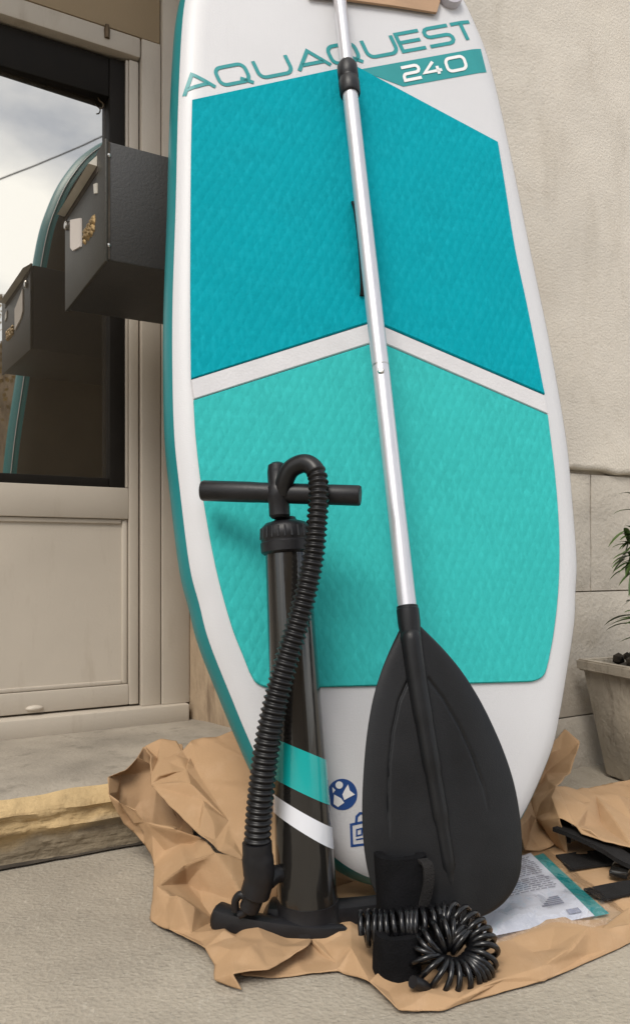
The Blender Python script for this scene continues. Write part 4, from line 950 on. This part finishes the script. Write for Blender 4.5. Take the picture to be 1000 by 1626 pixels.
# ================================================================== PLANTER
pc_ = onz(1078, 1200, 0); pc_ = Vector((1.50*(1078-500)/1250, 1.50, 0))
pot = thing('planter', pc_, 'weathered tapered stone planter standing by the wall at right edge', 'planter')
zr = at(951, 1054, 1.50).z; hw = (1078-951)/1250*1.50
def sq(h_, z, rot=WA*.7):
    c, s = math.cos(rot), math.sin(rot); return [pc_+Vector((x*h_*c-y*h_*s, x*h_*s+y*h_*c, z)) for x, y in ((-1, -1), (1, -1), (1, 1), (-1, 1))]
hr = hw/1.15
bm = bmesh.new(); hexa(bm, sq(hr*.70, .004)+sq(hr*.93, zr-.020), .004); rough_up(bm, .0015, 30); obj('body', bm, M['pot'], pot, 30)
bm = bmesh.new(); lo_ = sq(hr, zr-.022); hi_ = sq(hr*1.01, zr); ilo = sq(hr*.86, zr-.022); ihi = sq(hr*.86, zr)
V = [[bm.verts.new(p) for p in q] for q in (lo_, hi_, ihi, ilo)]
for r0, r1 in zip(V, V[1:]+V[:1]):
    for i in range(4): bm.faces.new((r0[i], r0[(i+1) % 4], r1[(i+1) % 4], r1[i]))
bmesh.ops.bevel(bm, geom=bm.edges[:], offset=.003, segments=2, affect='EDGES'); obj('rim', bm, M['pot'], pot, 30)
bm = bmesh.new(); prism(bm, sq(hr*.855, zr-.02), Vector((0, 0, .010))); obj('soil', bm, M['soil'], pot, None)
plant = thing('potted_plant', pc_+Vector((0, 0, zr-.01)), 'green narrow leaved plant growing in the stone planter', 'plant')
rnd = random.Random(11)
stems = []
bm = bmesh.new()
for k in range(9):
    b0 = pc_+Vector((rnd.uniform(-.05, .03), rnd.uniform(-.05, .05), zr-.01)); a_ = rnd.uniform(0, 6.28); ln_ = rnd.uniform(.10, .30); lean = rnd.uniform(.2, .75)
    tip = b0+Vector((math.cos(a_)*lean*ln_-.10*lean, math.sin(a_)*lean*ln_*.6, ln_)); mid = b0.lerp(tip, .5)+Vector((0, 0, .03))
    P = spline([b0, mid, tip], 6); stems.append(P)
    if min(q.x/q.y*F+CX for q in P) > 1004: tube(bm, P, [.0035-.002*i/len(P) for i in range(len(P))], 7)
obj('stems', bm, M['stem'], plant)['kind'] = 'stuff'
def leaf(p, d, L__, wd):
    bm = bmesh.new(); d = d.normalized(); s = d.cross(Vector((0, 0, 1))); s = s.normalized() if s.length > .01 else Vector((1, 0, 0)); up = s.cross(d); pr = None; n_ = 6
    for i in range(n_+1):
        t_ = i/n_; c = p+d*L__*t_+Vector((0, 0, -1))*L__*.45*t_*t_; ww = wd*math.sin(math.pi*min(1, .06+t_*.94))**.8
        row = [bm.verts.new(c-s*ww+up*ww*.35), bm.verts.new(c), bm.verts.new(c+s*ww+up*ww*.35)]
        if pr:
            for k in range(2): bm.faces.new((pr[k], pr[k+1], row[k+1], row[k]))
        pr = row
    return bm
for P in stems:
    for k in range(15):
        i = rnd.randint(4, len(P)-1); a_ = rnd.uniform(0, 6.28)
        if P[i].x/P[i].y*F+CX < 1012: continue
        obj('leaf', leaf(P[i], Vector((math.cos(a_), math.sin(a_), rnd.uniform(-.1, .7))), rnd.uniform(.045, .085), rnd.uniform(.006, .011)), M['leaf'], plant, 60)
for k in range(46):
    p = at(rnd.uniform(990, 1032), rnd.uniform(838, 905), 1.46); a_ = rnd.uniform(0, 6.28); L__ = rnd.uniform(.028, .052)
    d = Vector((-abs(math.cos(a_))*.9-.1, rnd.uniform(-.5, .2), math.sin(a_)*.8))
    e = p+d.normalized()*L__
    if e.x/e.y*F+CX < 962: continue
    obj('leaf', leaf(p, d, L__, rnd.uniform(.004, .0075)), M['leaf'], plant, 60)
# the few sprays that reach into the picture
for (x0, y0, x1, y1, L__, wd) in ((1004, 812, 966, 806, .052, .0045), (1006, 790, 974, 772, .05, .004), (1004, 868, 962, 856, .055, .0055), (1004, 856, 978, 838, .045, .006), (1004, 880, 966, 878, .05, .007), (1006, 892, 972, 900, .05, .006), (1000, 870, 980, 852, .045, .006), (1006, 850, 990, 826, .05, .006), (1002, 884, 975, 888, .05, .006), (1004, 896, 985, 906, .04, .005)):
    p = at(x0+6, y0, 1.46); q = at(x1, y1, 1.45); obj('leaf', leaf(p, (q-p)+Vector((0, 0, .012)), L__, wd), M['leaf'], plant, 60)
bm = bmesh.new(); tube(bm, spline([pc_+Vector((-.03, -.02, zr-.01)), at(1016, 960, 1.46), at(1008, 880, 1.46), at(1010, 800, 1.46)], 6), .003, 8); obj('stem', bm, M['stem'], plant)
bm = bmesh.new()
for k in range(26):
    p = pc_+Vector((rnd.uniform(-.11, .02), rnd.uniform(-.10, .05), zr-.008+rnd.random()*.03)); bmesh.ops.create_icosphere(bm, subdivisions=1, radius=rnd.uniform(.008, .016), matrix=Matrix.Translation(p))
rough_up(bm, .003, 60); obj('dead_leaves', bm, M['soil'], plant)['kind'] = 'stuff'

# ================================================================== WHAT THE GLASS MIRRORS: a cable and a yellowing tree across the street
DG = DF+.036
LT = 6.5; tb0 = wpx(-60, 600, DG+LT)[0]
tree = thing('tree', W(tb0, DG-LT, 0), 'yellowing tree mirrored at the left edge of the door glass', 'tree')
tz = wpx(5, 385, DG+LT)[1]
bm = bmesh.new(); tube(bm, spline([W(tb0, DG-LT, 0), W(tb0+.05, DG-LT, tz*.35), W(tb0-.05, DG-LT, tz*.8)], 5), [.12-.007*k for k in range(11)], 10); obj('trunk', bm, M['stem'], tree)
bm = bmesh.new(); rnd = random.Random(5)
for k in range(4200):
    th, ph = rnd.uniform(0, 6.28), math.acos(rnd.uniform(-1, 1)); r = .95*rnd.random()**.4*(1+.25*math.sin(th*3)); p = W(tb0+r*math.sin(ph)*math.cos(th), DG-LT-r*math.sin(ph)*math.sin(th), tz-1.0+r*1.05*math.cos(ph))
    d = Vector((rnd.uniform(-1, 1), rnd.uniform(-1, 1), rnd.uniform(-1, 1))).normalized()*.028; e = d.orthogonal().normalized()*.020
    bm.faces.new([bm.verts.new(q) for q in (p-d, p+e, p+d, p-e)])
o = obj('crown', bm, mat('autumn_leaf', (.24, .15, .035), .6, .4, 3), tree, None); o['kind'] = 'stuff'
gw = wpx(20, 560, DG+7.4); wz_ = gw[1]  # unseen wall, added to darken the bright low sky mirrored in the pane
bm = bmesh.new(); wbox(bm, gw[0]-9, gw[0]+1.2, DG-7.7, DG-7.4, 0, wz_, .01); wbox(bm, gw[0]-9.05, gw[0]+1.25, DG-7.75, DG-7.35, wz_+.001, wz_+.09, .01)
obj('darkening_wall', bm, M['reveal'], None, 30, label='tall ochre wall added across the street to darken the sky mirrored low in the door glass', cat='wall', origin=W(gw[0], DG-7.5, 0))
LC = 7.0
q0, q1 = wpx(-400, 440, DG+LC), wpx(400, 135, DG+LC)
bm = bmesh.new(); tube(bm, [W(q0[0]+(q1[0]-q0[0])*k/20, DG-LC, q0[1]+(q1[1]-q0[1])*k/20-.25*math.sin(math.pi*k/20)) for k in range(21)], .009, 6)
obj('overhead_cable', bm, M['wire'], None, 60, label='thin overhead cable crossing the sky reflected in the door glass', cat='cable', origin=W(q0[0], DG-LC, q0[1]))
